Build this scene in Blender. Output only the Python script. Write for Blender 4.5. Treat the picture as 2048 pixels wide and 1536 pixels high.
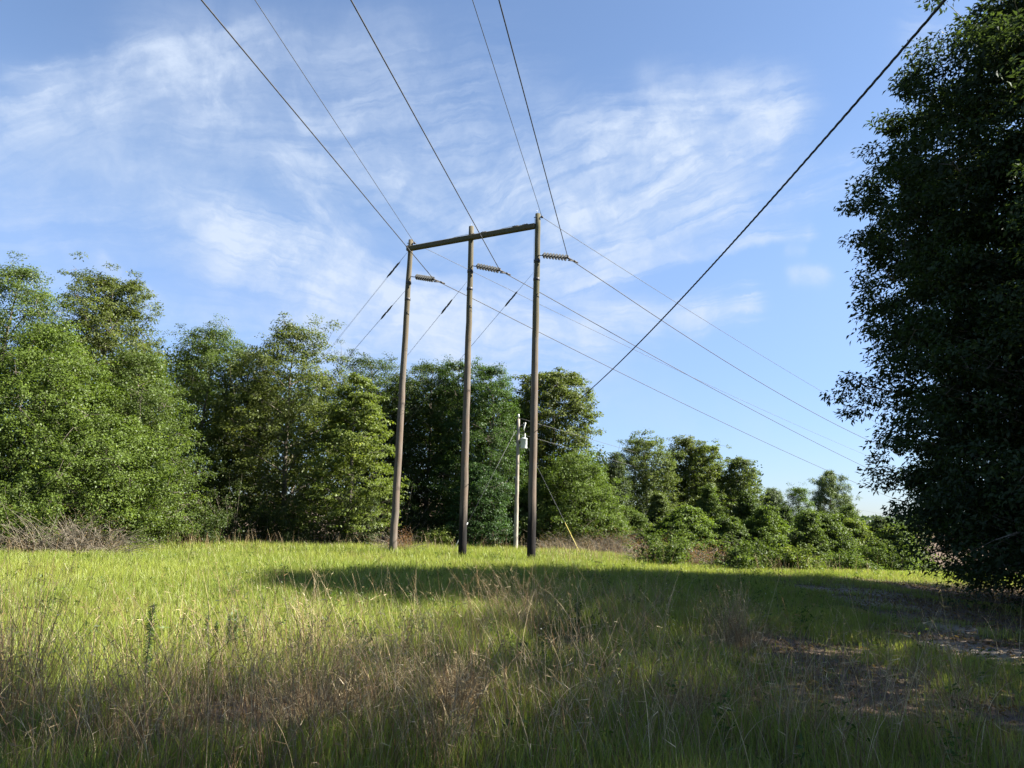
import bpy, math, random
import numpy as np
from mathutils import Vector, Matrix

for o in list(bpy.data.objects):
    bpy.data.objects.remove(o)
SC = bpy.context.scene
COL = SC.collection
R = math.radians

# ------------------------------------------------------------------ camera
EYE = 1.7
FPX = 1500.0                      # focal length in pixels of the 2048 px wide photograph
PITCH, ROLL = R(10.0), R(1.4)
cam_d = bpy.data.cameras.new('camera')
cam_d.sensor_width = 36.0
cam_d.lens = FPX / 2048 * 36.0
cam_d.clip_start, cam_d.clip_end = 0.05, 6000
cam = bpy.data.objects.new('camera', cam_d)
COL.objects.link(cam)
fwd = Vector((0, math.cos(PITCH), math.sin(PITCH)))
r0 = Vector((1, 0, 0))
u0 = Vector((0, -math.sin(PITCH), math.cos(PITCH)))
rr = r0 * math.cos(ROLL) + u0 * math.sin(ROLL)
uu = u0 * math.cos(ROLL) - r0 * math.sin(ROLL)
cam.matrix_world = Matrix(((rr.x, uu.x, -fwd.x, 0), (rr.y, uu.y, -fwd.y, 0), (rr.z, uu.z, -fwd.z, EYE), (0, 0, 0, 1)))
SC.camera = cam

# ------------------------------------------------------------------ light
SUN_AZ, SUN_EL = R(92), R(40)      # clockwise from the view direction; height
SKY_STRENGTH = 0.050
EXPOSURE = 2.47
SC.view_settings.view_transform = 'Standard'
SC.view_settings.look = 'None'
SC.view_settings.gamma = 1
SC.view_settings.exposure = EXPOSURE
SC.cycles.max_bounces = 7
SC.cycles.diffuse_bounces = 4
SC.cycles.transmission_bounces = 4
SC.cycles.glossy_bounces = 2
SC.cycles.caustics_reflective = False
SC.cycles.caustics_refractive = False
sun_d = bpy.data.lights.new('sun', 'SUN')
sun_d.energy = 4.4
sun_d.angle = R(0.5)
sun_d.color = (1.0, 0.93, 0.80)
sun = bpy.data.objects.new('sun', sun_d)
COL.objects.link(sun)
sdir = Vector((math.sin(SUN_AZ) * math.cos(SUN_EL), math.cos(SUN_AZ) * math.cos(SUN_EL), math.sin(SUN_EL)))
sun.rotation_euler = sdir.to_track_quat('Z', 'Y').to_euler()
sun.location = sdir * 200


# ------------------------------------------------------------------ picture <-> place
def ray(px, py):
    return fwd + rr * ((px - 1024) / FPX) + uu * ((768 - py) / FPX)


def at_y(px, py, Y):
    d = ray(px, py)
    return Vector((0, 0, EYE)) + d * (Y / d.y)


def vnoise(x, y, seed=0):
    x = np.asarray(x, float); y = np.asarray(y, float)
    xi = np.floor(x).astype(np.int64); yi = np.floor(y).astype(np.int64)
    fx = x - xi; fy = y - yi
    fx = fx * fx * (3 - 2 * fx); fy = fy * fy * (3 - 2 * fy)

    def h(a, b):
        n = (a * 374761393 + b * 668265263 + seed * 982451653) & 0xFFFFFFFF
        n = ((n ^ (n >> 13)) * 1274126177) & 0xFFFFFFFF
        n = n ^ (n >> 16)
        return (n & 0xFFFF) / 65535.0
    a = h(xi, yi); b = h(xi + 1, yi); c = h(xi, yi + 1); d = h(xi + 1, yi + 1)
    return (a * (1 - fx) + b * fx) * (1 - fy) + (c * (1 - fx) + d * fx) * fy


def sstep(a, b, x):
    t = np.clip((np.asarray(x, float) - a) / (b - a), 0, 1)
    return t * t * (3 - 2 * t)


def terrain(x, y):
    x = np.asarray(x, float); y = np.asarray(y, float)
    w = sstep(0, 16, x)
    drop = np.clip(y - (36 - 8 * sstep(2, 14, x)), 0, None)
    z = -w * 6.5 * (1 - np.exp(-(drop / 60.0) ** 1.3 * 1.4))
    z = z + 0.10 * (vnoise(x / 5, y / 5, 3) - .5) + 0.05 * (vnoise(x / 1.3, y / 1.3, 4) - .5)
    z = z - 0.25 * sstep(9, 15, x) * sstep(34, 20, y)
    far = sstep(120, 420, np.hypot(x, y))
    z = z + far * (6.0 + 5 * vnoise(x / 150, y / 150, 8))
    return z


def ground(px, py):
    d = ray(px, py)
    t = EYE / -d.z if d.z < -1e-4 else 500
    for _ in range(12):
        p = Vector((0, 0, EYE)) + d * t
        g = float(terrain(p.x, p.y))
        if d.z > -1e-4:
            break
        t = (EYE - g) / -d.z
    return Vector((0, 0, EYE)) + d * t


# ------------------------------------------------------------------ sky
W = bpy.data.worlds.new('World')
SC.world = W
W.use_nodes = True
nt = W.node_tree
nt.nodes.clear()


class NG:
    """small helper to write node maths"""
    def __init__(s, t): s.t = t
    def n(s, typ, **kw):
        nd = s.t.nodes.new(typ)
        for k, v in kw.items(): setattr(nd, k, v)
        return nd
    def setin(s, sock, v):
        if hasattr(v, 'is_linked') or isinstance(v, bpy.types.NodeSocket): s.t.links.new(v, sock)
        else: sock.default_value = v
    def m(s, op, a, b=0.0, c=0.0, clamp=False):
        nd = s.n('ShaderNodeMath', operation=op, use_clamp=clamp)
        for i, v in enumerate((a, b, c)): s.setin(nd.inputs[i], v)
        return nd.outputs[0]
    def vec(s, x, y, z=0.0):
        nd = s.n('ShaderNodeCombineXYZ')
        for i, v in enumerate((x, y, z)): s.setin(nd.inputs[i], v)
        return nd.outputs[0]
    def noise(s, v, scale, detail=4, rough=.55, dist=0.0, color=False):
        nd = s.n('ShaderNodeTexNoise')
        s.setin(nd.inputs['Vector'], v); s.setin(nd.inputs['Scale'], scale)
        nd.inputs['Detail'].default_value = detail; nd.inputs['Roughness'].default_value = rough
        nd.inputs['Distortion'].default_value = dist
        return nd.outputs['Color' if color else 'Fac']
    def smooth(s, v, a, b, c=0.0, d=1.0):
        nd = s.n('ShaderNodeMapRange', interpolation_type='SMOOTHSTEP')
        s.setin(nd.inputs[0], v)
        for i, q in enumerate((a, b, c, d)): nd.inputs[i + 1].default_value = q
        return nd.outputs[0]
    def lin(s, v, a, b, c=0.0, d=1.0):
        nd = s.n('ShaderNodeMapRange')
        s.setin(nd.inputs[0], v)
        for i, q in enumerate((a, b, c, d)): nd.inputs[i + 1].default_value = q
        return nd.outputs[0]
    def mix(s, f, a, b, mode='MIX'):
        nd = s.n('ShaderNodeMix', data_type='RGBA', blend_type=mode)
        s.setin(nd.inputs[0], f)
        for k, v in ((6, a), (7, b)):
            s.setin(nd.inputs[k], (*v, 1.0) if isinstance(v, tuple) and len(v) == 3 else v)
        return nd.outputs[2]


g = NG(nt)
sky = g.n('ShaderNodeTexSky', sky_type='NISHITA', sun_disc=False)
sky.sun_elevation = SUN_EL
sky.sun_rotation = SUN_AZ
sky.air_density = 1.0
sky.dust_density = 0.25
sky.ozone_density = 2.6
tc = g.n('ShaderNodeTexCoord')
sep = g.n('ShaderNodeSeparateXYZ')
nt.links.new(tc.outputs['Generated'], sep.inputs[0])
dx, dy, dz = sep.outputs
az = g.m('ARCTAN2', dx, dy)
el = g.m('ARCSINE', g.m('MINIMUM', g.m('MAXIMUM', dz, -1.0), 1.0))


def azel(px, py):
    d = ray(px, py).normalized()
    return math.atan2(d.x, d.y), math.asin(d.z)


P0 = g.vec(az, el)
w1 = g.noise(P0, 4.0, 2, .5, color=True)
w2 = g.noise(P0, 26.0, 4, .6, color=True)


def offs(v, amt, base):
    a = g.n('ShaderNodeVectorMath', operation='SUBTRACT'); g.setin(a.inputs[0], v); a.inputs[1].default_value = (.5, .5, .5)
    b = g.n('ShaderNodeVectorMath', operation='SCALE'); g.setin(b.inputs[0], a.outputs[0]); b.inputs['Scale'].default_value = amt
    c = g.n('ShaderNodeVectorMath', operation='ADD'); g.setin(c.inputs[0], base); g.setin(c.inputs[1], b.outputs[0])
    return c.outputs[0]


P1 = offs(w1, .06, P0)
P2 = offs(w2, .022, P1)
s2 = g.n('ShaderNodeSeparateXYZ'); g.setin(s2.inputs[0], P2)
X, Y_ = s2.outputs[0], s2.outputs[1]
s1 = g.n('ShaderNodeSeparateXYZ'); g.setin(s1.inputs[0], P1)
X1, Y1 = s1.outputs[0], s1.outputs[1]
puff = g.noise(P2, 11.0, 5, .62, .2)
# soft veils and streaks of cirrus: from, to (as seen), breadth above, breadth below, weight
STREAKS = [
    (1130, 430, 1500, 250, 75, 60, .95), (1230, 250, 1545, 215, 60, 70, .95), (1140, 450, 1330, 310, 60, 40, .60), (1400, 290, 1545, 255, 60, 26, .5), (1290, 150, 1330, 215, 34, 34, .28),
    (425, 425, 640, 500, 34, 70, 1.0), (480, 500, 820, 605, 40, 75, 1.0), (650, 580, 900, 640, 70, 90, .65), (560, 340, 690, 500, 42, 34, .50), (590, 340, 820, 370, 30, 40, .28),
    (660, 655, 1130, 690, 70, 100, .80), (720, 560, 1000, 660, 55, 70, .40), (1000, 620, 1300, 650, 40, 55, .45),
    (1080, 545, 1430, 425, 60, 30, .72), (1260, 490, 1710, 340, 40, 26, .50), (1120, 590, 1340, 520, 40, 18, .65), (1300, 522, 1610, 465, 22, 12, .55),
    (1380, 628, 1480, 612, 26, 34, 1.2), (1160, 640, 1400, 620, 30, 34, .40), (1592, 548, 1640, 548, 14, 20, 1.0), (1575, 505, 1600, 502, 12, 12, .45),
    (-40, 215, 190, 120, 14, 110, .48), (180, 122, 420, 68, 12, 120, .46), (400, 72, 760, 60, 40, 140, .22), (0, 330, 420, 230, 110, 120, .24), (350, 190, 760, 200, 120, 120, .26),
    (620, 300, 1000, 270, 130, 130, .34), (900, 430, 1160, 300, 90, 90, .46), (950, 470, 1040, 320, 40, 40, .34), (0, 470, 420, 440, 60, 80, .26),
    (212, 528, 300, 590, 10, 24, .50), (100, 610, 500, 640, 40, 60, .26), (470, 625, 500, 628, 12, 14, .3), (800, 380, 950, 450, 60, 70, .28), (250, 360, 420, 430, 50, 40, .24),
    (1830, 50, 1990, 90, 40, 40, .30), (1150, 760, 1700, 900, 70, 90, .14),
]
tot = None
for q_, (x1, y1, x2, y2, wu, wd, wt) in enumerate(STREAKS):
    a = azel(x1, y1); b = azel(x2, y2)
    bx, by = b[0] - a[0], b[1] - a[1]
    Ln_ = math.hypot(bx, by); bx /= Ln_; by /= Ln_
    pxx = g.m('SUBTRACT', X, a[0]); pyy = g.m('SUBTRACT', Y_, a[1])
    al = g.m('ADD', g.m('MULTIPLY', pxx, bx), g.m('MULTIPLY', pyy, by))
    pe = g.m('SUBTRACT', g.m('MULTIPLY', pyy, bx), g.m('MULTIPLY', pxx, by))
    over = g.m('SUBTRACT', al, g.m('MINIMUM', g.m('MAXIMUM', al, 0.0), Ln_))
    up_ = g.m('GREATER_THAN', pe, 0.0)
    iu, il = (FPX / wu) ** 2, (FPX / wd) ** 2
    k2 = g.m('MULTIPLY_ADD', up_, iu - il, il)
    e_ = g.m('ADD', g.m('MULTIPLY', g.m('MULTIPLY', pe, pe), k2), g.m('MULTIPLY', g.m('MULTIPLY', over, over), (FPX / max(wu, wd) * 1.2) ** 2))
    k = g.m('MULTIPLY', g.m('EXPONENT', g.m('MULTIPLY', e_, -1.0)), wt)
    if Ln_ * FPX > 90 and wt > .25:
        fib = g.noise(g.vec(g.m('MULTIPLY', al, 4.6), g.m('MULTIPLY', pe, 46.0), q_ * 3.7), 1.0, 5, .62, .2)
        k = g.m('MULTIPLY', k, g.smooth(fib, .33, .66, .12, 1.5))
    tot = k if tot is None else g.m('ADD', tot, k)
tot = g.m('SUBTRACT', 1.0, g.m('EXPONENT', g.m('MULTIPLY', tot, -1.1)))
alpha = g.m('MULTIPLY', tot, g.smooth(puff, .32, .68, .5, 1.2), clamp=True)
alpha = g.m('MULTIPLY', g.m('POWER', alpha, 1.2), 1.10, clamp=True)
veil = g.m('MULTIPLY', g.smooth(el, .55, .0), .06)
alpha = g.m('ADD', alpha, veil, clamp=True)
CL = (0.128, 0.149, 0.184)
cloudc = tuple(c / SKY_STRENGTH for c in CL)
skyt = g.mix(1.0, sky.outputs[0], (0.81, 0.795, 0.81), 'MULTIPLY')
lowt = g.smooth(el, -.02, .42, .60, 1.0)
skyt = g.mix(1.0, skyt, g.vec(g.m('MULTIPLY', lowt, g.smooth(el, -.02, .3, .84, 1.0)), lowt, g.smooth(el, -.02, .38, .80, 1.0)), 'MULTIPLY')
mixc = g.mix(alpha, skyt, cloudc)
bg = g.n('ShaderNodeBackground')
g.setin(bg.inputs[0], mixc)
bg.inputs[1].default_value = SKY_STRENGTH
wo = g.n('ShaderNodeOutputWorld')
nt.links.new(bg.outputs[0], wo.inputs[0])


# ------------------------------------------------------------------ materials
def newmat(name):
    m = bpy.data.materials.new(name)
    m.use_nodes = True
    m.node_tree.nodes.clear()
    return m, NG(m.node_tree)


def finish(m, g, shader):
    o = g.n('ShaderNodeOutputMaterial')
    m.node_tree.links.new(shader, o.inputs[0])
    return m


def attr(g, name, out='Fac'):
    a = g.n('ShaderNodeAttribute', attribute_name=name)
    return a.outputs[out]


def principled(g, col, rough=.8, spec=.3, metal=0.0, bump=None, bs=.3):
    p = g.n('ShaderNodeBsdfPrincipled')
    g.setin(p.inputs['Base Color'], (*col, 1.0) if isinstance(col, tuple) and len(col) == 3 else col)
    g.setin(p.inputs['Roughness'], rough)
    p.inputs['Specular IOR Level'].default_value = spec
    p.inputs['Metallic'].default_value = metal
    if bump is not None:
        b = g.n('ShaderNodeBump'); b.inputs['Strength'].default_value = bs; b.inputs['Distance'].default_value = .02
        g.setin(b.inputs['Height'], bump)
        m_ = g.t.links.new(b.outputs[0], p.inputs['Normal'])
    return p.outputs[0]


def leaf_mat(name, trans=.42, gloss=.013, yellow=(1.5, 1.25, .6)):
    m, g = newmat(name)
    oi = g.n('ShaderNodeObjectInfo')
    t = attr(g, 'tint')
    v = g.lin(t, 0, 1, .62, 1.42)
    base = g.mix(1.0, oi.outputs['Color'], g.vec(v, v, v), 'MULTIPLY')
    yel = g.mix(1.0, base, yellow, 'MULTIPLY')
    base = g.mix(g.smooth(t, .72, 1.0, 0, .75), base, yel)
    d = g.n('ShaderNodeBsdfDiffuse'); g.setin(d.inputs[0], base)
    tr = g.n('ShaderNodeBsdfTranslucent'); g.setin(tr.inputs[0], g.mix(1.0, base, (1.25, 1.35, .55), 'MULTIPLY'))
    mx = g.n('ShaderNodeMixShader'); mx.inputs[0].default_value = trans
    g.t.links.new(d.outputs[0], mx.inputs[1]); g.t.links.new(tr.outputs[0], mx.inputs[2])
    gl = g.n('ShaderNodeBsdfGlossy'); gl.inputs['Roughness'].default_value = .5
    gl.inputs[0].default_value = (.9, .95, 1, 1)
    mx2 = g.n('ShaderNodeMixShader'); mx2.inputs[0].default_value = gloss
    g.t.links.new(mx.outputs[0], mx2.inputs[1]); g.t.links.new(gl.outputs[0], mx2.inputs[2])
    return finish(m, g, mx2.outputs[0])


M_LEAF = leaf_mat('tree_leaves')
M_NEEDLE = leaf_mat('pine_needles', .25, .03, (1.2, 1.15, .7))


def blade_mat(name, trans):
    """colour is carried by each blade (attribute 'col')"""
    m, g = newmat(name)
    c = attr(g, 'col', 'Color')
    d = g.n('ShaderNodeBsdfDiffuse'); g.setin(d.inputs[0], c)
    tr = g.n('ShaderNodeBsdfTranslucent'); g.setin(tr.inputs[0], g.mix(1.0, c, (1.15, 1.15, .85), 'MULTIPLY'))
    mx = g.n('ShaderNodeMixShader'); mx.inputs[0].default_value = trans
    g.t.links.new(d.outputs[0], mx.inputs[1]); g.t.links.new(tr.outputs[0], mx.inputs[2])
    gl = g.n('ShaderNodeBsdfGlossy'); gl.inputs['Roughness'].default_value = .45
    mx2 = g.n('ShaderNodeMixShader'); mx2.inputs[0].default_value = .03
    g.t.links.new(mx.outputs[0], mx2.inputs[1]); g.t.links.new(gl.outputs[0], mx2.inputs[2])
    return finish(m, g, mx2.outputs[0])


M_BLADE = blade_mat('grass_blades', .45)
M_STRAW = blade_mat('dry_straw', .2)


def bark_mat(name, c1, c2):
    m, g = newmat(name)
    t = g.n('ShaderNodeTexCoord').outputs['Object']
    mp = g.n('ShaderNodeMapping'); mp.inputs['Scale'].default_value = (9, 9, 2.2); g.setin(mp.inputs[0], t)
    n = g.noise(mp.outputs[0], 2.0, 6, .65)
    return finish(m, g, principled(g, g.mix(g.smooth(n, .3, .7), c1, c2), .9, .15, bump=n, bs=.6))


M_BARK = bark_mat('bark', (.055, .045, .036), (.17, .15, .125))
M_TWIG = bark_mat('dry_twigs', (.085, .075, .058), (.21, .185, .145))


def pole_mat(name, char_h, c_lo, c_hi, moss):
    m, g = newmat(name)
    t = g.n('ShaderNodeTexCoord').outputs['Object']
    sp = g.n('ShaderNodeSeparateXYZ'); g.setin(sp.inputs[0], t)
    mp = g.n('ShaderNodeMapping'); mp.inputs['Scale'].default_value = (16, 16, .55); g.setin(mp.inputs[0], t)
    grain = g.noise(mp.outputs[0], 2.5, 7, .7)
    blot = g.noise(t, .9, 4, .6)
    mp2 = g.n('ShaderNodeMapping'); mp2.inputs['Scale'].default_value = (26, 26, .22); g.setin(mp2.inputs[0], t)
    crack = g.smooth(g.noise(mp2.outputs[0], 2.2, 4, .6), .60, .70)
    col = g.mix(g.smooth(grain, .3, .72), c_lo, c_hi)
    col = g.mix(g.smooth(blot, .38, .68, 0, .55), col, (.115, .075, .052))
    col = g.mix(g.m('MULTIPLY', g.smooth(sp.outputs[2], 6.5, 11.0), g.smooth(blot, .3, .6, .3, moss)), col, (.065, .064, .032))
    col = g.mix(g.m('MULTIPLY', crack, .75), col, (.03, .022, .018))
    if char_h > 0:
        edge = g.m('ADD', sp.outputs[2], g.m('MULTIPLY', g.m('SUBTRACT', g.noise(mp.outputs[0], 1.1, 4, .6), .5), 2.2))
        col = g.mix(g.smooth(edge, char_h + .8, char_h - .4), col, (.010, .009, .010))
    return finish(m, g, principled(g, col, .88, .2, bump=grain, bs=.7))


M_POLE_BROWN = pole_mat('weathered_pole', 0, (.062, .052, .044), (.150, .130, .112), .5)
M_POLE_CHAR = pole_mat('weathered_pole_black_foot', 1.55, (.062, .052, .044), (.152, .131, .113), .65)
M_POLE_CHAR_HIGH = pole_mat('weathered_pole_tall_black_foot', 1.75, (.064, .054, .046), (.156, .135, .116), .85)
M_POLE_GREY = pole_mat('grey_pole', 0, (.22, .20, .17), (.36, .33, .29), .1)
M_ARM = pole_mat('crossarm_wood', 0, (.045, .042, .028), (.105, .095, .06), .3)


def plain(name, col, rough=.5, spec=.4, metal=0., var=.25, sc=8.):
    m, g = newmat(name)
    t = g.n('ShaderNodeTexCoord').outputs['Object']
    n = g.noise(t, sc, 4, .6)
    c = g.mix(g.smooth(n, .3, .7), tuple(v * (1 - var) for v in col), tuple(v * (1 + var) for v in col))
    return finish(m, g, principled(g, c, rough, spec, metal))


M_CONDUCTOR = plain('aluminium_conductor', (.055, .055, .06), .6, .3, .3)
M_SHIELD = plain('galvanised_wire', (.075, .078, .085), .6, .3, .3)
M_CABLE = plain('black_cable', (.016, .015, .017), .55, .4)
M_GALV = plain('galvanised_steel', (.22, .22, .22), .5, .5, .6)
M_DARKSTEEL = plain('dark_hardware', (.045, .042, .042), .55, .4, .4)
M_PORC = plain('grey_porcelain', (.040, .043, .045), .6, .25, 0, .12)
M_CAN = plain('pale_grey_enamel', (.50, .53, .54), .35, .5, 0, .06, 3)
M_FIBRE = plain('dark_strain_rod', (.02, .02, .022), .5, .3)
M_YELLOW = plain('yellow_plastic', (.42, .36, .09), .5, .4, 0, .1)
M_WHITE = plain('white_porcelain', (.60, .60, .57), .3, .5, 0, .08)
M_PETAL = plain('white_petals', (.7, .7, .62), .7, .1, 0, .05)


# ------------------------------------------------------------------ mesh building
class MB:
    """collects tubes, strips and free polygons for one mesh"""
    def __init__(s):
        s.v = []; s.f = []; s.n = 0; s.fa = []
    def add(s, verts, faces, tint=None):
        s.v.append(np.asarray(verts, float))
        for q in faces: s.f.append([i + s.n for i in q])
        s.n += len(verts)
    def tube(s, pts, rad, sides=6, cap=True, twist=0.0):
        pts = [Vector(p) for p in pts]
        n = len(pts)
        if not hasattr(rad, '__len__'): rad = [rad] * n
        T = [(pts[min(i + 1, n - 1)] - pts[max(i - 1, 0)]).normalized() for i in range(n)]
        a = T[0].orthogonal().normalized()
        vs = []
        for i in range(n):
            a = (a - T[i] * a.dot(T[i]))
            a = a.normalized() if a.length > 1e-6 else T[i].orthogonal().normalized()
            b = T[i].cross(a)
            for k in range(sides):
                w = 2 * math.pi * k / sides
                vs.append(tuple(pts[i] + (a * math.cos(w) + b * math.sin(w)) * rad[i]))
        fs = []
        for i in range(n - 1):
            for k in range(sides):
                k2 = (k + 1) % sides
                fs.append((i * sides + k, i * sides + k2, (i + 1) * sides + k2, (i + 1) * sides + k))
        if cap:
            fs.append(tuple(reversed(range(sides)))); fs.append(tuple((n - 1) * sides + k for k in range(sides)))
        s.add(vs, fs)
    def lathe(s, prof, origin=(0, 0, 0), axis=(0, 0, 1), sides=18):
        ax = Vector(axis).normalized(); a = ax.orthogonal().normalized(); b = ax.cross(a); o = Vector(origin)
        vs = []
        for r, h in prof:
            for k in range(sides):
                w = 2 * math.pi * k / sides
                vs.append(tuple(o + ax * h + (a * math.cos(w) + b * math.sin(w)) * r))
        fs = []
        for i in range(len(prof) - 1):
            for k in range(sides):
                k2 = (k + 1) % sides
                fs.append((i * sides + k, i * sides + k2, (i + 1) * sides + k2, (i + 1) * sides + k))
        fs.append(tuple(reversed(range(sides)))); fs.append(tuple((len(prof) - 1) * sides + k for k in range(sides)))
        s.add(vs, fs)
    def box(s, c, ax, ay, az):
        """box round c with half-vectors"""
        c = Vector(c); ax = Vector(ax); ay = Vector(ay); az = Vector(az)
        vs = [tuple(c + ax * i + ay * j + az * k) for k in (-1, 1) for j in (-1, 1) for i in (-1, 1)]
        s.add(vs, [(0, 2, 3, 1), (4, 5, 7, 6), (0, 1, 5, 4), (2, 6, 7, 3), (0, 4, 6, 2), (1, 3, 7, 5)])
    def build(s, name, mat, parent=None, smooth=True, loc=(0, 0, 0)):
        me = bpy.data.meshes.new(name)
        V = np.concatenate(s.v) - np.asarray(loc, float)
        me.from_pydata([tuple(p) for p in V], [], s.f)
        me.materials.append(mat)
        if smooth:
            me.polygons.foreach_set('use_smooth', np.ones(len(me.polygons), bool))
        me.update()
        o = bpy.data.objects.new(name, me)
        COL.objects.link(o)
        o.location = loc
        if parent is not None:
            o.parent = parent
        return o


def raw_mesh(name, V, polys, mat, parent=None, fattr=None, cattr=None, loc=None):
    """V (n,3); polys: list of (k, idx array (m,k)); fattr: tint per face; cattr: colour per vertex"""
    me = bpy.data.meshes.new(name)
    V = np.asarray(V, np.float32)
    me.vertices.add(len(V)); me.vertices.foreach_set('co', V.ravel())
    loops = np.concatenate([p.ravel() for p in polys]).astype(np.int32)
    tot = np.concatenate([np.full(len(p), p.shape[1], np.int32) for p in polys])
    st = np.concatenate([[0], np.cumsum(tot)[:-1]]).astype(np.int32)
    me.loops.add(len(loops)); me.loops.foreach_set('vertex_index', loops)
    me.polygons.add(len(tot)); me.polygons.foreach_set('loop_start', st); me.polygons.foreach_set('loop_total', tot)
    me.materials.append(mat)
    me.update(calc_edges=True)
    if fattr is not None:
        a = me.attributes.new('tint', 'FLOAT', 'FACE'); a.data.foreach_set('value', np.asarray(fattr, np.float32))
    if cattr is not None:
        a = me.attributes.new('col', 'FLOAT_COLOR', 'POINT')
        c = np.ones((len(V), 4), np.float32); c[:, :3] = cattr; a.data.foreach_set('color', c.ravel())
    o = bpy.data.objects.new(name, me)
    COL.objects.link(o)
    if loc is not None: o.location = loc
    if parent is not None: o.parent = parent
    return o


def tag(o, label, cat, group=None, kind=None):
    o['label'] = label; o['category'] = cat
    if group: o['group'] = group
    if kind: o['kind'] = kind
    return o


def empty(name, loc, label, cat, group=None):
    o = bpy.data.objects.new(name, None)
    COL.objects.link(o); o.location = loc; o.empty_display_size = .3
    return tag(o, label, cat, group)


def norm(a):
    return a / np.maximum(np.linalg.norm(a, axis=1, keepdims=True), 1e-9)


def leaf_quads(P, out, size, aspect, rng, droop=.35, upw=.7, jit=.9):
    """kite shaped leaves at P"""
    n = len(P)
    up = np.array([0, 0, 1.0])
    N = norm(up * upw + out * .45 + rng.normal(0, jit, (n, 3)) * .55)
    t = out * .7 + rng.normal(0, .8, (n, 3)); t[:, 2] -= droop
    t = norm(t - N * (t * N).sum(1, keepdims=True))
    b = np.cross(N, t)
    L = size * rng.uniform(.65, 1.25, (n, 1)); Wd = L * aspect * rng.uniform(.8, 1.2, (n, 1))
    V = np.empty((n, 4, 3))
    V[:, 0] = P
    V[:, 1] = P + t * L * .45 + b * Wd * .5 + N * L * .06
    V[:, 2] = P + t * L - N * L * .18
    V[:, 3] = P + t * L * .45 - b * Wd * .5 + N * L * .06
    return V.reshape(-1, 3)


def quads_index(n):
    return np.arange(n * 4, dtype=np.int32).reshape(n, 4)


PROF = {
    'oak': [.50, .80, 1.0, .98, .88, .72, .35],
    'full': [.85, 1.0, 1.0, .92, .78, .58, .22],
    'column': [.80, .92, 1.0, 1.0, .95, .80, .40],
    'cone': [1.0, .92, .78, .62, .45, .27, .06],
    'layer': [1.0, .92, .95, .85, .7, .5, .18],
    'top': [.35, .5, .7, .9, 1.0, .92, .5],
    'bush': [.85, 1.0, 1.0, .92, .8, .6, .3],
}


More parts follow.
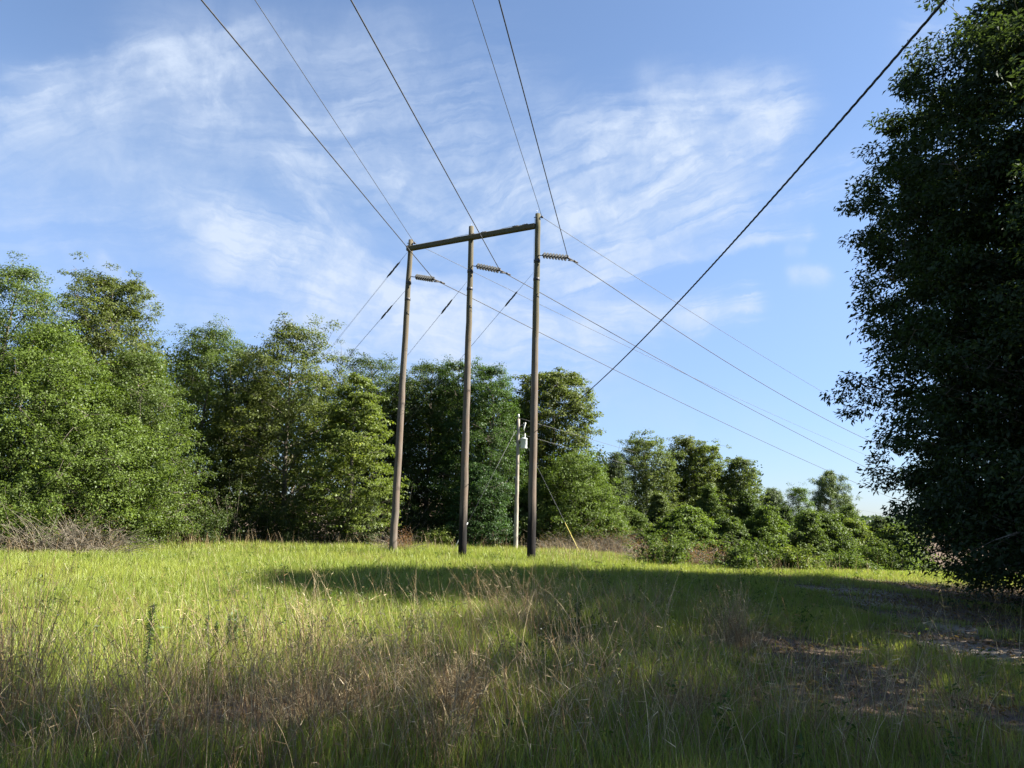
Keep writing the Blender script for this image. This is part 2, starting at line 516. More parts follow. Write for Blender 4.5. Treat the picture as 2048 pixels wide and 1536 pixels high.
def make_tree(root, H, Rad, h0, prof, leaves, color, seed, leaf=.11, aspect=.55, nb=34, flat=.5, sp=.42, trunk_r=None,
              lean=(0, 0), mat=None, upang=.45, layered=False, lump=.42, bark=None, inner=.18, droop=.35, shell=1.0):
    """trunk + limbs (one mesh) and a crown of leaves (another); root is the Empty at the base"""
    rng = np.random.default_rng(seed)
    prof = PROF[prof] if isinstance(prof, str) else prof; pt = np.linspace(0, 1, len(prof))
    tr = trunk_r or .012 * H + .03
    tw = rng.normal(0, .018 * H, (6, 2)); tw[0] = 0
    zs = np.linspace(0, H * .96, 6)
    tx = np.cumsum(tw[:, 0]) * .5 + lean[0] * (zs / H); ty = np.cumsum(tw[:, 1]) * .5 + lean[1] * (zs / H)

    def trunk(z): return np.array([np.interp(z, zs, tx), np.interp(z, zs, ty), z])
    wood = MB()
    zz = np.linspace(-.15, H * .96, 12)
    wood.tube([trunk(max(z, 0)) + np.array([0, 0, min(z, 0)]) for z in zz], [tr * (1.25 if i == 0 else 1) * (1 - .93 * (i / 11)) for i in range(12)], 8)
    base_z = h0 * H
    C = []; O = []; Wt = []
    for i in range(nb):
        t = (i + rng.uniform(0, 1)) / nb
        if layered:
            t = (round(t * 7) + rng.normal(0, .08)) / 7
        t = min(max(t, .0), 1.0)
        z = base_z + (H - base_z) * t
        a = i * 2.39996 + rng.normal(0, .35)
        lumpv = 1 - lump + 2 * lump * float(vnoise(math.cos(a) * 1.6 + 7 + seed, math.sin(a) * 1.6 + t * 4.5, seed))
        rad = Rad * np.interp(t, pt, prof) * lumpv * rng.uniform(.85, 1.1)
        rad = max(rad, .12 * Rad)
        c = trunk(min(z, H * .96))
        end = c + np.array([math.cos(a) * rad, math.sin(a) * rad, rng.normal(0, .03 * H)])
        if t > .93: end[2] = H * rng.uniform(.96, 1.0)
        sz = max(.12 * H, z - rad * upang * rng.uniform(.7, 1.3))
        st = trunk(min(sz, H * .93))
        mid = st * .5 + end * .5 + np.array([0, 0, .10 * rad])
        q = np.linspace(0, 1, 6)[:, None]
        pts = (1 - q) ** 2 * st + 2 * q * (1 - q) * mid + q ** 2 * end
        br = tr * .32 * (1 - .7 * t) + .008
        wood.tube(pts, [br * (1 - .85 * k / 5) for k in range(6)], 5, cap=False)
        ns = max(3, int(4 + 9 * rad / max(sp * 2.2, .3) * .5))
        for k in range(ns):
            s_ = rng.uniform(inner, 1.0) ** .8
            qq = s_
            p = (1 - qq) ** 2 * st + 2 * qq * (1 - qq) * mid + qq ** 2 * end
            off = rng.normal(0, 1, 3) * np.array([.24, .24, .13 if layered else .24]) * min(max(rad, .5), 1.8) * (.4 + .6 * s_)
            pe = p + off
            if rng.random() < .55:
                wood.tube([p, (p + pe) / 2 + np.array([0, 0, .03]), pe], [br * .35 + .003, .007, .004], 3, cap=False)
            C.append(pe); O.append((pe - c) / (np.linalg.norm(pe - c) + 1e-6)); Wt.append(.5 + s_)
    nsh = int(shell * np.clip(len(C) * .9, 60, 900))
    tt = rng.uniform(0, 1, nsh * 3); tt = tt[rng.uniform(0, 1, nsh * 3) < np.interp(tt, pt, prof)][:nsh]; nsh = len(tt)
    aa = rng.uniform(0, 6.283, nsh)
    ca, sa = np.cos(aa), np.sin(aa)
    lv = 1 - lump + 2 * lump * (.6 * vnoise(ca * 1.6 + 7 + seed, sa * 1.6 + tt * 4.5, seed) + .4 * vnoise(ca * 3.2 + 3 + seed, sa * 3.2 + tt * 11, seed + 1))
    rs = Rad * np.interp(tt, pt, prof) * lv * (1 - .55 * rng.uniform(0, 1, nsh) ** 1.6)
    zs_ = base_z + (H - base_z) * tt + rng.normal(0, .012 * H, nsh)
    for i in range(nsh):
        c = trunk(min(zs_[i], H * .96))
        p = c + np.array([ca[i] * rs[i], sa[i] * rs[i], 0])
        if rng.random() < .35:
            q = c + (p - c) * .55 - np.array([0, 0, .18 * rs[i]])
            wood.tube([q, (p + q) / 2 + np.array([0, 0, .03]), p], [.010, .007, .004], 3, cap=False)
        C.append(p); O.append((p - c) / (np.linalg.norm(p - c) + 1e-6) + np.array([0, 0, .25])); Wt.append(1.3)
    C = np.array(C); O = np.array(O); Wt = np.array(Wt)
    keep = C[:, 2] > .12
    C, O, Wt = C[keep], O[keep], Wt[keep]
    Wt = Wt * (.75 + .75 * np.clip(C[:, 2] / H, 0, 1))
    cnt = np.maximum(1, np.round(leaves * Wt / Wt.sum() * rng.uniform(.6, 1.4, len(Wt)))).astype(int)
    idx = np.repeat(np.arange(len(C)), cnt)
    n = len(idx)
    d = rng.normal(0, 1, (n, 3)); d = norm(d) * (rng.uniform(0, 1, (n, 1)) ** .45)
    P = C[idx] + d * np.array([sp, sp, sp * flat]) * rng.uniform(.7, 1.3, (len(C), 1))[idx]
    P[:, 2] = np.maximum(P[:, 2], .04)
    od = norm(O[idx] * .6 + d * .8)
    V = leaf_quads(P, od, leaf, aspect, rng, droop)
    tint = np.clip(.42 + .16 * rng.normal(0, 1, len(C))[idx] + .12 * rng.normal(0, 1, n), 0, 1)
    w = wood.build('trunk', bark or M_BARK, root)
    cr = raw_mesh('crown', V, [quads_index(n)], mat or M_LEAF, root, fattr=tint)
    cr.color = (*color, 1)
    return w, cr


def make_pine(root, H, Rad, h0, leaves, color, seed, needle=.17):
    rng = np.random.default_rng(seed)
    wood = MB(); tr = .011 * H + .03
    wood.tube([(rng.normal(0, .03), rng.normal(0, .03), z) for z in np.linspace(-.1, H, 9)], [tr * (1 - .95 * i / 8) for i in range(9)], 7)
    C = []; O = []
    nwh = 16
    for j in range(nwh):
        t = j / (nwh - 1)
        z = H * (h0 + (1 - h0) * t)
        nbr = 5 if t < .9 else 4
        a0 = rng.uniform(0, 6.28)
        for k in range(nbr):
            if rng.random() < .12: continue
            a = a0 + k * 6.283 / nbr + rng.normal(0, .25)
            rad = Rad * (1.02 - t) ** .5 * rng.uniform(.6, 1.15) * (1 if t > .12 else .8)
            rad = max(rad, .25)
            up = rad * (.12 + .5 * t)
            st = np.array([0, 0, z]); end = np.array([math.cos(a) * rad, math.sin(a) * rad, z + up])
            pts = [st, st * .5 + end * .5 + np.array([0, 0, -.04 * rad]), end]
            wood.tube(pts, [tr * .3 * (1 - t) + .01, .012, .006], 4, cap=False)
            m = int(3 + 5 * rad)
            for q in range(m):
                s_ = rng.uniform(.35, 1.0)
                p = st + (end - st) * s_ + rng.normal(0, .12, 3) * rad * np.array([1, 1, .5])
                C.append(p); O.append(norm(np.array([[math.cos(a), math.sin(a), .55]]))[0])
    C.append(np.array([0, 0, H])); O.append(np.array([0, 0, 1.]))
    C = np.array(C); O = np.array(O)
    per = leaves // len(C)
    idx = np.repeat(np.arange(len(C)), per); n = len(idx)
    d = norm(rng.normal(0, 1, (n, 3)) + O[idx] * .7)
    P = C[idx] + d * np.abs(rng.normal(0, .09, (n, 1)))
    V = leaf_quads(P, d * 2.2, needle, .10, rng, 0, .2, .5)
    tint = np.clip(.42 + .12 * rng.normal(0, 1, len(C))[idx] + .12 * rng.normal(0, 1, n), 0, 1)
    wood.build('trunk', M_BARK, root)
    cr = raw_mesh('crown', V, [quads_index(n)], M_NEEDLE, root, fattr=tint)
    cr.color = (*color, 1)


# ------------------------------------------------------------------ ground
def patch(px, py, hw, hh):
    c = ground(px, py)
    a = ground(px, py - hh); b = ground(px, py + hh)
    return (c.x, c.y, hw / FPX * c.y, max((a.y - b.y) * .72, .2))


LITTER = [patch(*p) for p in [(1590, 1310, 150, 30), (1720, 1388, 200, 42), (1900, 1220, 170, 34), (1960, 1290, 130, 30), (940, 1405, 60, 34),
                              (470, 1455, 190, 38), (280, 1500, 130, 30), (1360, 1430, 60, 22), (640, 1420, 130, 26), (1980, 1440, 90, 40), (1130, 1300, 60, 14)]]
STRAWP = [patch(*p) for p in [(130, 1158, 62, 7), (30, 1250, 60, 9), (90, 1108, 130, 7), (730, 1290, 60, 12), (420, 1100, 120, 3)]]
SAND = [patch(*p) for p in [(1885, 1252, 62, 8), (1960, 1302, 80, 12), (1760, 1205, 60, 6), (1700, 1182, 70, 4)]]


def pmask(x, y, P, soft=.55):
    m = np.zeros_like(np.asarray(x, float))
    nz = (vnoise(x * 1.7, y * 1.7, 21) - .5) * 1.0 + (vnoise(x * 5, y * 5, 22) - .5) * .6
    for cx_, cy_, a, b in P:
        d = np.sqrt(((x - cx_) / a) ** 2 + ((y - cy_) / b) ** 2)
        m = np.maximum(m, sstep(1 + soft, 1 - soft, d + nz))
    return m


def tree_floor(x, y):
    """bare, leaf-strewn floor under the trees"""
    edge_r = 10.7 - .05 * (y - 15) + (vnoise(x * .6, y * .6, 31) - .5) * 1.6
    right = sstep(0, 1.6, x - edge_r) * sstep(27, 24, y)
    edge_b = np.interp(x, [-40, -18, -15, -12.5, -6, 0, 4, 9, 16, 40], [24, 25.5, 31, 36.5, 38, 39, 38, 36, 35, 36])
    back = sstep(-.3, 1.4, y - edge_b + (vnoise(x * .7, y * .7, 32) - .5) * 1.5)
    return np.maximum(right, back)


def ground_mesh():
    xs = np.concatenate([np.linspace(-2500, -60, 26)[:-1], np.linspace(-60, -20, 60)[:-1], np.linspace(-20, 20, 268)[:-1], np.linspace(20, 80, 80)[:-1], np.linspace(80, 2500, 40)])
    ys = np.concatenate([np.linspace(-1500, -20, 24)[:-1], np.linspace(-20, 2, 30)[:-1], np.linspace(2, 40, 254)[:-1], np.linspace(40, 130, 90)[:-1], np.linspace(130, 3000, 60)])
    Xg, Yg = np.meshgrid(xs, ys)
    Z = terrain(Xg, Yg)
    V = np.stack([Xg, Yg, Z], -1).reshape(-1, 3)
    nx, ny = len(xs), len(ys)
    i = np.arange(nx - 1)[None, :] + np.arange(ny - 1)[:, None] * nx
    F = np.stack([i, i + 1, i + 1 + nx, i + nx], -1).reshape(-1, 4)
    lit = np.maximum(pmask(Xg, Yg, LITTER), tree_floor(Xg, Yg))
    col = np.stack([lit, pmask(Xg, Yg, SAND), pmask(Xg, Yg, STRAWP)], -1).reshape(-1, 3)
    m, g = newmat('meadow_soil')
    c = attr(g, 'col', 'Color')
    sp = g.n('ShaderNodeSeparateColor'); g.setin(sp.inputs[0], c)
    t = g.n('ShaderNodeTexCoord').outputs['Object']
    n1 = g.noise(t, 1.3, 6, .6); n2 = g.noise(t, 14, 5, .7); n3 = g.noise(t, 60, 3, .6)
    green = g.mix(g.smooth(n2, .3, .7), (.035, .052, .014), (.085, .095, .030))
    green = g.mix(g.smooth(n1, .5, .75, 0, .6), green, (.12, .095, .05))
    lit = g.mix(g.smooth(n3, .35, .65), (.045, .032, .024), (.155, .115, .085))
    sand = g.mix(g.smooth(n2, .35, .65), (.17, .14, .105), (.28, .24, .19))
    straw = g.mix(g.smooth(n3, .35, .65), (.16, .12, .065), (.33, .26, .16))
    base = g.mix(sp.outputs[0], green, lit)
    base = g.mix(sp.outputs[2], base, straw)
    base = g.mix(g.m('MULTIPLY', sp.outputs[1], g.smooth(n1, .25, .5, .55, 1)), base, sand)
    finish(m, g, principled(g, base, .95, .1, bump=n2, bs=.6))
    o = raw_mesh('ground', V, [F], m, cattr=col)
    o.data.polygons.foreach_set('use_smooth', np.ones(len(o.data.polygons), bool))
    o['kind'] = 'structure'
    tag(o, 'grassy meadow ground with litter and pale sandy patches', 'ground')


ground_mesh()

# ------------------------------------------------------------------ three pole structure
POLE_L = Vector((0, 0, 0)); POLE_R = Vector((0, 0, 0))
POLE_L = ground(785, 1110)
POLE_R = ground(1062, 1127)
POLE_M = ground(915, 1119)
for p in (POLE_L, POLE_M, POLE_R):
    p.z = float(terrain(p.x, p.y))
# keep the three in one straight row
ab = (POLE_R - POLE_L); tM = (POLE_M - POLE_L).dot(ab) / ab.dot(ab)
POLE_M = POLE_L + ab * tM
POLE_M.z = float(terrain(POLE_M.x, POLE_M.y))
TOPS = [at_y(822, 480, POLE_L.y), at_y(943, 453, POLE_M.y), at_y(1076, 428, POLE_R.y)]
TH = empty('utility_structure', POLE_M, 'tall weathered wooden three-pole power line structure joined by a crossarm near the top', 'utility structure')
rng = random.Random(5)


def local(p): return Vector(p) - POLE_M


def pole_part(base, top, r1, r2, mat, parent, origin, name='pole', seed=1):
    rg = np.random.default_rng(seed)
    mb = MB(); n = 24
    pts = []; rad = []
    for i in range(n):
        s = i / (n - 1)
        p = base.lerp(top, s)
        pts.append(p + Vector((rg.normal(0, .006), rg.normal(0, .006), -.3 if i == 0 else 0)))
        rad.append((r1 + (r2 - r1) * s) * (1 + rg.normal(0, .012)) * (1.05 if s < .03 else 1))
    rad[-1] *= .96
    mb.tube(pts, rad, 18)
    o = mb.build(name, mat, None, loc=base)
    o.parent = parent; o.location = base - origin
    return o


plT = []
for i, (b, t, mat) in enumerate(((POLE_L, TOPS[0], M_POLE_BROWN), (POLE_M, TOPS[1], M_POLE_CHAR), (POLE_R, TOPS[2], M_POLE_CHAR_HIGH))):
    t = Vector((t.x, b.y, t.z)); plT.append(t)
    o = pole_part(b, t, 0.165, .108, mat, TH, POLE_M, seed=i + 3)
    o['label'] = ['brown pole with a reddish foot', 'pole with a blackened foot', 'mossy topped pole with a tall black foot'][i]
# crossarm
aL = at_y(815, 498, POLE_L.y - .22); aR = at_y(1070, 452, POLE_R.y - .02)
mb = MB()
ax = (aR - aL); Ln = ax.length; ax.normalize()
sd = ax.cross(Vector((0, 0, 1))).normalized(); upv = sd.cross(ax)
vs = []; fs = []
K = 14
ring = [(.07, .10), (.10, .07), (.10, -.07), (.07, -.10), (-.07, -.10), (-.10, -.07), (-.10, .07), (-.07, .10)]
for i in range(K):
    p = aL + ax * (Ln * i / (K - 1))
    for a, b in ring: vs.append(tuple(local(p + sd * a + upv * b * 1.05)))
for i in range(K - 1):
    for k in range(8):
        fs.append((i * 8 + k, i * 8 + (k + 1) % 8, (i + 1) * 8 + (k + 1) % 8, (i + 1) * 8 + k))
fs.append(tuple(reversed(range(8)))); fs.append(tuple((K - 1) * 8 + k for k in range(8)))
mb.add(vs, fs)
mb.build('crossarm', M_ARM, TH, smooth=False)
# steel straps and plates on the arm
for frac in (.012, .53, .62, .86, .93):
    mb = MB()
    p = aL + ax * (Ln * frac) + upv * .115
    mb.box(local(p), ax * .13, sd * .06, upv * .022)
    mb.tube([local(p + ax * -.05), local(p + ax * -.05 + upv * .07)], .016, 6)
    mb.tube([local(p + ax * .06), local(p + ax * .06 + upv * .06)], .016, 6)
    mb.build('bolt_plate', M_DARKSTEEL, TH)
# bonding wire on arm top
mb = MB()
mb.tube([local(aL + ax * (Ln * f) + upv * (.13 + .04 * math.sin(f * 17))) for f in np.linspace(.3, .99, 24)], .008, 4)
mb.tube([local(Vector((plT[2].x - .14, plT[2].y - .05, plT[2].z - z))) for z in (.15, 1.0, 3, 6, 9)], .007, 4)
mb.build('ground_wire', M_GALV, TH)
# pole bands
for i, (b, t) in enumerate(zip((POLE_L, POLE_M, POLE_R), plT)):
    for fr in (.855, .80):
        mb = MB(); p = b.lerp(t, fr); r = .165 + (.108 - .165) * fr
        mb.lathe([(r + .004, -.06), (r + .012, -.055), (r + .012, .055), (r + .004, .06)], local(p), (t - b), 18)
        mb.build('pole_band', M_DARKSTEEL, TH)
# insulator strings
CLAMP_PX = [(868, 559), (1000, 541), (1136, 516)]
START_PX = [(829, 553), (950, 531), (1082, 510)]
CL_PT = []
for (cpx, spx, b, t) in zip(CLAMP_PX, START_PX, (POLE_L, POLE_M, POLE_R), plT):
    S = at_y(spx[0], spx[1], b.y - .08); E = at_y(cpx[0], cpx[1], b.y - .62)
    CL_PT.append(E)
    st = bpy.data.objects.new('insulator_string', None); COL.objects.link(st); st.parent = TH; st.location = local(S)
    d = (E - S); Ls = d.length; d.normalize()
    mb = MB(); mb.tube([Vector((-.16, .02, 0)), d * (Ls * .98)], .018, 8); mb.build('rod', M_DARKSTEEL, st)
    nd_ = 8
    for k in range(nd_):
        mb = MB(); c = d * (Ls * (.10 + .78 * k / (nd_ - 1)))
        mb.lathe([(.02, -.055), (.042, -.05), (.045, -.015), (.075, .0), (.122, .028), (.130, .042), (.122, .05), (.08, .038), (.05, .045), (.02, .06)], c, d, 18)
        mb.build('insulator_disc', M_PORC, st)
    mb = MB()
    o_dir = Vector((math.sin(R(44)), math.cos(R(44)), -.05)).normalized()
    q = d * Ls
    mb.tube([q - d * .12, q + d * .04], .035, 8)
    mb.tube([q + Vector((0, 0, .10)), q, q + o_dir * .38], [.03, .045, .022], 8)
    mb.tube([q + d * .02 + Vector((0, 0, -.09)), q + o_dir * .40], [.03, .018], 6)
    mb.tube([q + o_dir * .36, q + o_dir * .62], [.042, .03], 8)
    mb.build('wire_clamp', M_DARKSTEEL, st)
# shield wire brackets
SH_PT = [at_y(829, 486, POLE_L.y - .05), at_y(1084, 434, POLE_R.y - .05)]
for p, t in zip(SH_PT, (plT[0], plT[2])):
    mb = MB()
    a = Vector((t.x - .16, t.y, p.z)); mb.tube([local(a), local(p)], .016, 6)
    mb.lathe([(.02, -.05), (.05, -.03), (.05, .03), (.02, .05)], local(p), (1, 0, .1), 10)
    mb.build('shield_wire_bracket', M_DARKSTEEL, TH)
mb = MB(); mb.tube([local(plT[2] + Vector((-.02, 0, -.1))), local(plT[2] + Vector((-.05, 0, .28)))], .006, 4); mb.build('lightning_rod', M_GALV, TH)
mb = MB(); mb.tube([local(plT[1] + Vector((0, 0, -.1))), local(plT[1] + Vector((-.01, 0, .18)))], .006, 4); mb.build('lightning_rod', M_GALV, TH)


# ------------------------------------------------------------------ wires
def wire_points(C, azd, pxs, t_end, n=40):
    """vertical plane through C along the compass direction azd; height fitted to where the wire is seen"""
    ux, uy = math.sin(R(azd)), math.cos(R(azd))
    ts = [0.]; zs = [C.z]
    for px, py in pxs:
        d = ray(px, py)
        # C.xy + t*(ux,uy) = s*d.xy
        det = ux * (-d.y) + d.x * uy
        t = (-(C.x) * (-d.y) + (-d.x) * (C.y)) / det if abs(det) > 1e-9 else 0
        s = (C.x + t * ux) / d.x if abs(d.x) > abs(d.y) * .2 else (C.y + t * uy) / d.y
        ts.append(t); zs.append(EYE + s * d.z)
    co = np.polyfit(ts, zs, min(2, len(ts) - 1))
    if len(ts) == 3 and co[0] < 0:
        co = np.polyfit(ts, zs, 1)
    out = []
    for t in np.linspace(0, t_end, n):
        out.append(Vector((C.x + t * ux, C.y + t * uy, float(np.polyval(co, t)))))
    out[0] = C.copy()
    return out


def wire(name, label, cat, pts, r, mat, group):
    r = max(r, .0105)
    mb = MB(); mb.tube(pts, r, 6)
    o = mb.build(name, mat, loc=pts[0])
    return tag(o, label, cat, group)


IN_PX = [[(403, 0)], [(702, 0)], [(998, 0)]]
OUT_PX = [[(1240, 745), (1722, 970)], [(1240, 675), (1722, 930)], [(1240, 585), (1725, 875)]]
names3 = ['left', 'middle', 'right']
desc = ['farther pole with brown foot', 'middle pole', 'nearest pole with mossy top']
for i in range(3):
    a = wire_points(CL_PT[i], 9.8, IN_PX[i], -62, 30)
    b = wire_points(CL_PT[i] + Vector((.25, .25, -.02)), 44, OUT_PX[i], 95, 40)
    wire('conductor_wire', 'thick dark conductor turning at the insulators of the ' + desc[i], 'wire', list(reversed(a)) + b[1:], .0165, M_CONDUCTOR, 'power line conductors')
for i, (ipx, opx) in enumerate((((510, 0), [(1240, 686), (1720, 905)]), ((945, 0), [(1240, 534), (1720, 827)]))):
    a = wire_points(SH_PT[i], 9.8, [ipx], -62, 30)
    b = wire_points(SH_PT[i], 44, opx, 95, 40)
    wire('shield_wire', 'thin grey shield wire fixed to the top of the ' + ['brown footed farther pole', 'mossy topped nearest pole'][i], 'wire', list(reversed(a)) + b[1:], .0085, M_SHIELD, 'thin shield wires')


# guy wires (pairs of strands with dark strain rods)
GUYS = [(at_y(816, 503, POLE_L.y - .1), (645, 715), 0, 'steepest pair of guy strands running from the crossarm end down into the trees'),
        (at_y(816, 575, POLE_L.y), (694, 715), 1, 'pair of guy strands from partway up the brown footed farther pole'),
        (at_y(934, 563, POLE_M.y), (786, 745), 2, 'pair of guy strands from the middle pole passing behind the farther pole'),
        (at_y(1067, 545, POLE_R.y), (905, 735), 3, 'pair of guy strands from the nearest pole passing behind the middle pole')]
gdir = Vector((-.80, .60, 0)).normalized()
for A, px2, k, lab in GUYS:
    gy = empty('guy_wire', A, lab, 'guy wire', 'guy wire pairs of the tall structure')
    d2 = ray(*px2)
    # slope found in the plane that leans towards the woods
    det = gdir.x * (-d2.y) + d2.x * gdir.y
    t = (-(A.x) * (-d2.y) + (-d2.x) * (A.y)) / det
    s = (A.y + t * gdir.y) / d2.y
    z2 = EYE + s * d2.z
    sl = (z2 - A.z) / t
    T = A.z / -sl
    for side in (-.17, .20):
        off = Vector((gdir.y, -gdir.x, 0)) * side + Vector((0, 0, side * .9))
        e = Vector((gdir.x * T, gdir.y * T, -A.z - .1)) + off
        mb = MB(); mb.tube([Vector((0, 0, 0)), e * .08 + off * .3] + [e * f + off * min(1, f * 3) * .3 for f in np.linspace(.15, 1, 6)], .0048, 4)
        mb.build('strand', M_SHIELD, gy)
        f0 = .055 + (.012 if side > 0 else 0)
        if k == 0: f0 = .03
        mb = MB(); p1 = e * f0 + off * .2; p2 = e * (f0 + .042) + off * .3
        mb.tube([p1, p1.lerp(p2, .1), p1.lerp(p2, .42), p1.lerp(p2, .5), p1.lerp(p2, .58), p1.lerp(p2, .9), p2], [.012, .03, .03, .014, .03, .03, .012], 8)
        mb.build('strain_rod', M_FIBRE, gy)

# ------------------------------------------------------------------ transformer pole
TP = ground(1031, 1103)
TP.z = float(terrain(TP.x, TP.y))
TT = at_y(1037, 838, TP.y); TT = Vector((TT.x, TP.y, TT.z))
tp = empty('transformer_pole', TP, 'slim grey distribution pole carrying a pale transformer can beside the nearest tall pole', 'utility pole')
HP = TT.z - TP.z
pole_part(TP, TT, .115, .075, M_POLE_GREY, tp, TP, seed=9)
zc = at_y(1046, 887, TP.y).z - TP.z
can = bpy.data.objects.new('transformer', None); COL.objects.link(can); can.parent = tp; can.location = (.30, -.03, zc)
mb = MB(); mb.lathe([(.13, -.26), (.165, -.25), (.17, -.24), (.17, .22), (.178, .225), (.178, .245), (.15, .27), (.06, .29), (.02, .292)], (0, 0, 0), (0, 0, 1), 24); mb.build('tank', M_CAN, can)
mb = MB(); mb.lathe([(.03, 0), (.05, .02), (.03, .05), (.05, .07), (.03, .10), (.045, .12), (.02, .16), (.012, .24)], (.03, 0, .285), (.1, 0, 1), 12); mb.build('bushing', M_WHITE, can)
for hz in (.14, -.14):
    mb = MB(); mb.box((-.20, .0, hz), (.05, 0, 0), (0, .05, 0), (0, 0, .035)); mb.build('bracket', M_GALV, can)
mb = MB(); mb.lathe([(.02, 0), (.02, .12), (.05, .14), (.055, .17), (.04, .2), (.055, .22), (.03, .27)], (0, 0, HP - .02), (0, 0, 1), 12); mb.build('pin_insulator', M_WHITE, tp)
cut = bpy.data.objects.new('fuse_cutout', None); COL.objects.link(cut); cut.parent = tp; cut.location = (.0, 0, HP - .35)
mb = MB(); mb.tube([(0.05, 0, 0), (.22, -.03, .05), (.30, -.05, 0)], .016, 6); mb.build('bracket', M_GALV, cut)
mb = MB(); mb.lathe([(.02, -.2), (.04, -.18), (.03, -.1), (.045, -.05), (.03, 0), (.045, .05), (.03, .1), (.04, .16), (.02, .18)], (.32, -.05, 0), (.25, 0, 1), 10); mb.build('barrel', M_WHITE, cut)
mb = MB(); mb.tube([(.28, -.05, HP - .2), (.2, -.05, HP - .5), (.28, -.04, zc + .8), (.33, -.03, zc + .52)], .008, 4)
mb.tube([(-.06, -.05, HP - .2), (-.22, -.06, HP - .35), (-.26, -.06, HP - .7), (-.08, -.06, HP - 1.0)], .008, 4)
mb.build('jumper_wire', M_GALV, tp)
# guys of the transformer pole
A = at_y(1036, 852, TP.y); B = at_y(928, 1060, POLE_M.y + 1.5); B2 = ground(905, 1104)
gl_ = empty('guy_wire', A, 'thin pale guy strand slanting from the transformer pole down behind the middle pole', 'guy wire', 'guy wires of the transformer pole')
mb = MB(); mb.tube([Vector(), (B2 - A) * .5, (B2 - A)], .010, 5); mb.build('strand', M_SHIELD, gl_)
mb = MB(); mb.tube([(B2 - A) * .78, (B2 - A) * .995], .02, 8); mb.build('guard', M_CAN, gl_)
A = at_y(1044, 872, TP.y); B = ground(1164, 1114)
gr_ = empty('guy_wire', A, 'guy strand with a yellow guard at its foot right of the nearest tall pole', 'guy wire', 'guy wires of the transformer pole')
mb = MB(); mb.tube([Vector(), (B - A) * .5, (B - A)], .009, 5); mb.build('strand', M_SHIELD, gr_)
mb = MB(); mb.tube([(B - A) * .74, (B - A) * 1.0], .017, 8); mb.build('guard', M_YELLOW, gr_)
# distribution wires off to the right
for i, (s_, e_, lab) in enumerate(((at_y(1038, 836, TP.y), at_y(1780, 1030, 120), 'upper thin line wire leaving the transformer pole top towards the far pines'),
                                  (at_y(1040, 868, TP.y), at_y(1780, 1052, 120), 'lower thin line wire leaving the transformer pole below its top'))):
    pts = []
    for f in np.linspace(0, 1, 24):
        p = s_.lerp(e_, f); p.z -= 4 * .55 * f * (1 - f); pts.append(p)
    wire('line_wire', lab, 'wire', pts, .008, M_SHIELD, 'line wires off the transformer pole')
# twisted black service cable
Cs = at_y(1041, 866, TP.y)
ux = Vector((3.42 - Cs.x, 6.0 - Cs.y, 0)); azc = math.degrees(math.atan2(ux.x, ux.y))
cp = wire_points(Cs, azc, [(1200, 760), (1500, 455), (1883, 0)], ux.length + 7, 60)
mb = MB()
Lc = sum((cp[i + 1] - cp[i]).length for i in range(len(cp) - 1))
nseg = 900
cpx = np.array([tuple(p) for p in cp]); cum = np.concatenate([[0], np.cumsum(np.linalg.norm(np.diff(cpx, axis=0), axis=1))])
sam = np.linspace(0, cum[-1], nseg)
ctr = np.stack([np.interp(sam, cum, cpx[:, k]) for k in range(3)], -1)
sidev = Vector((-ux.y, ux.x, 0)).normalized()
for k in range(3):
    ph = sam / .42 * 2 * math.pi + k * 2.094
    pts = ctr + np.outer(np.cos(ph), np.array(sidev)) * .0068 + np.outer(np.sin(ph), [0, 0, 1]) * .0068
    mb.tube([tuple(p) for p in pts], .0070, 5)
sc_ = mb.build('service_cable', M_CABLE, loc=cp[0])
tag(sc_, 'thick black twisted cable sweeping from the transformer pole up over the right of the view', 'cable')


# ------------------------------------------------------------------ trees
def tree_spot(px, top, Y):
    p = at_y(px, 1050, Y)
    z = float(terrain(p.x, Y))
    zt = at_y(px, top, Y).z
    return Vector((p.x, Y, z)), zt - z


def W_(hw, Y): return hw / FPX * Y


BRIGHT = (.086, .126, .024); MID = (.074, .107, .025); DARK = (.052, .078, .020); OAK = (.086, .108, .029)
YEL = (.104, .136, .029); DEEP = (.036, .054, .015); GREY = (.062, .085, .036)
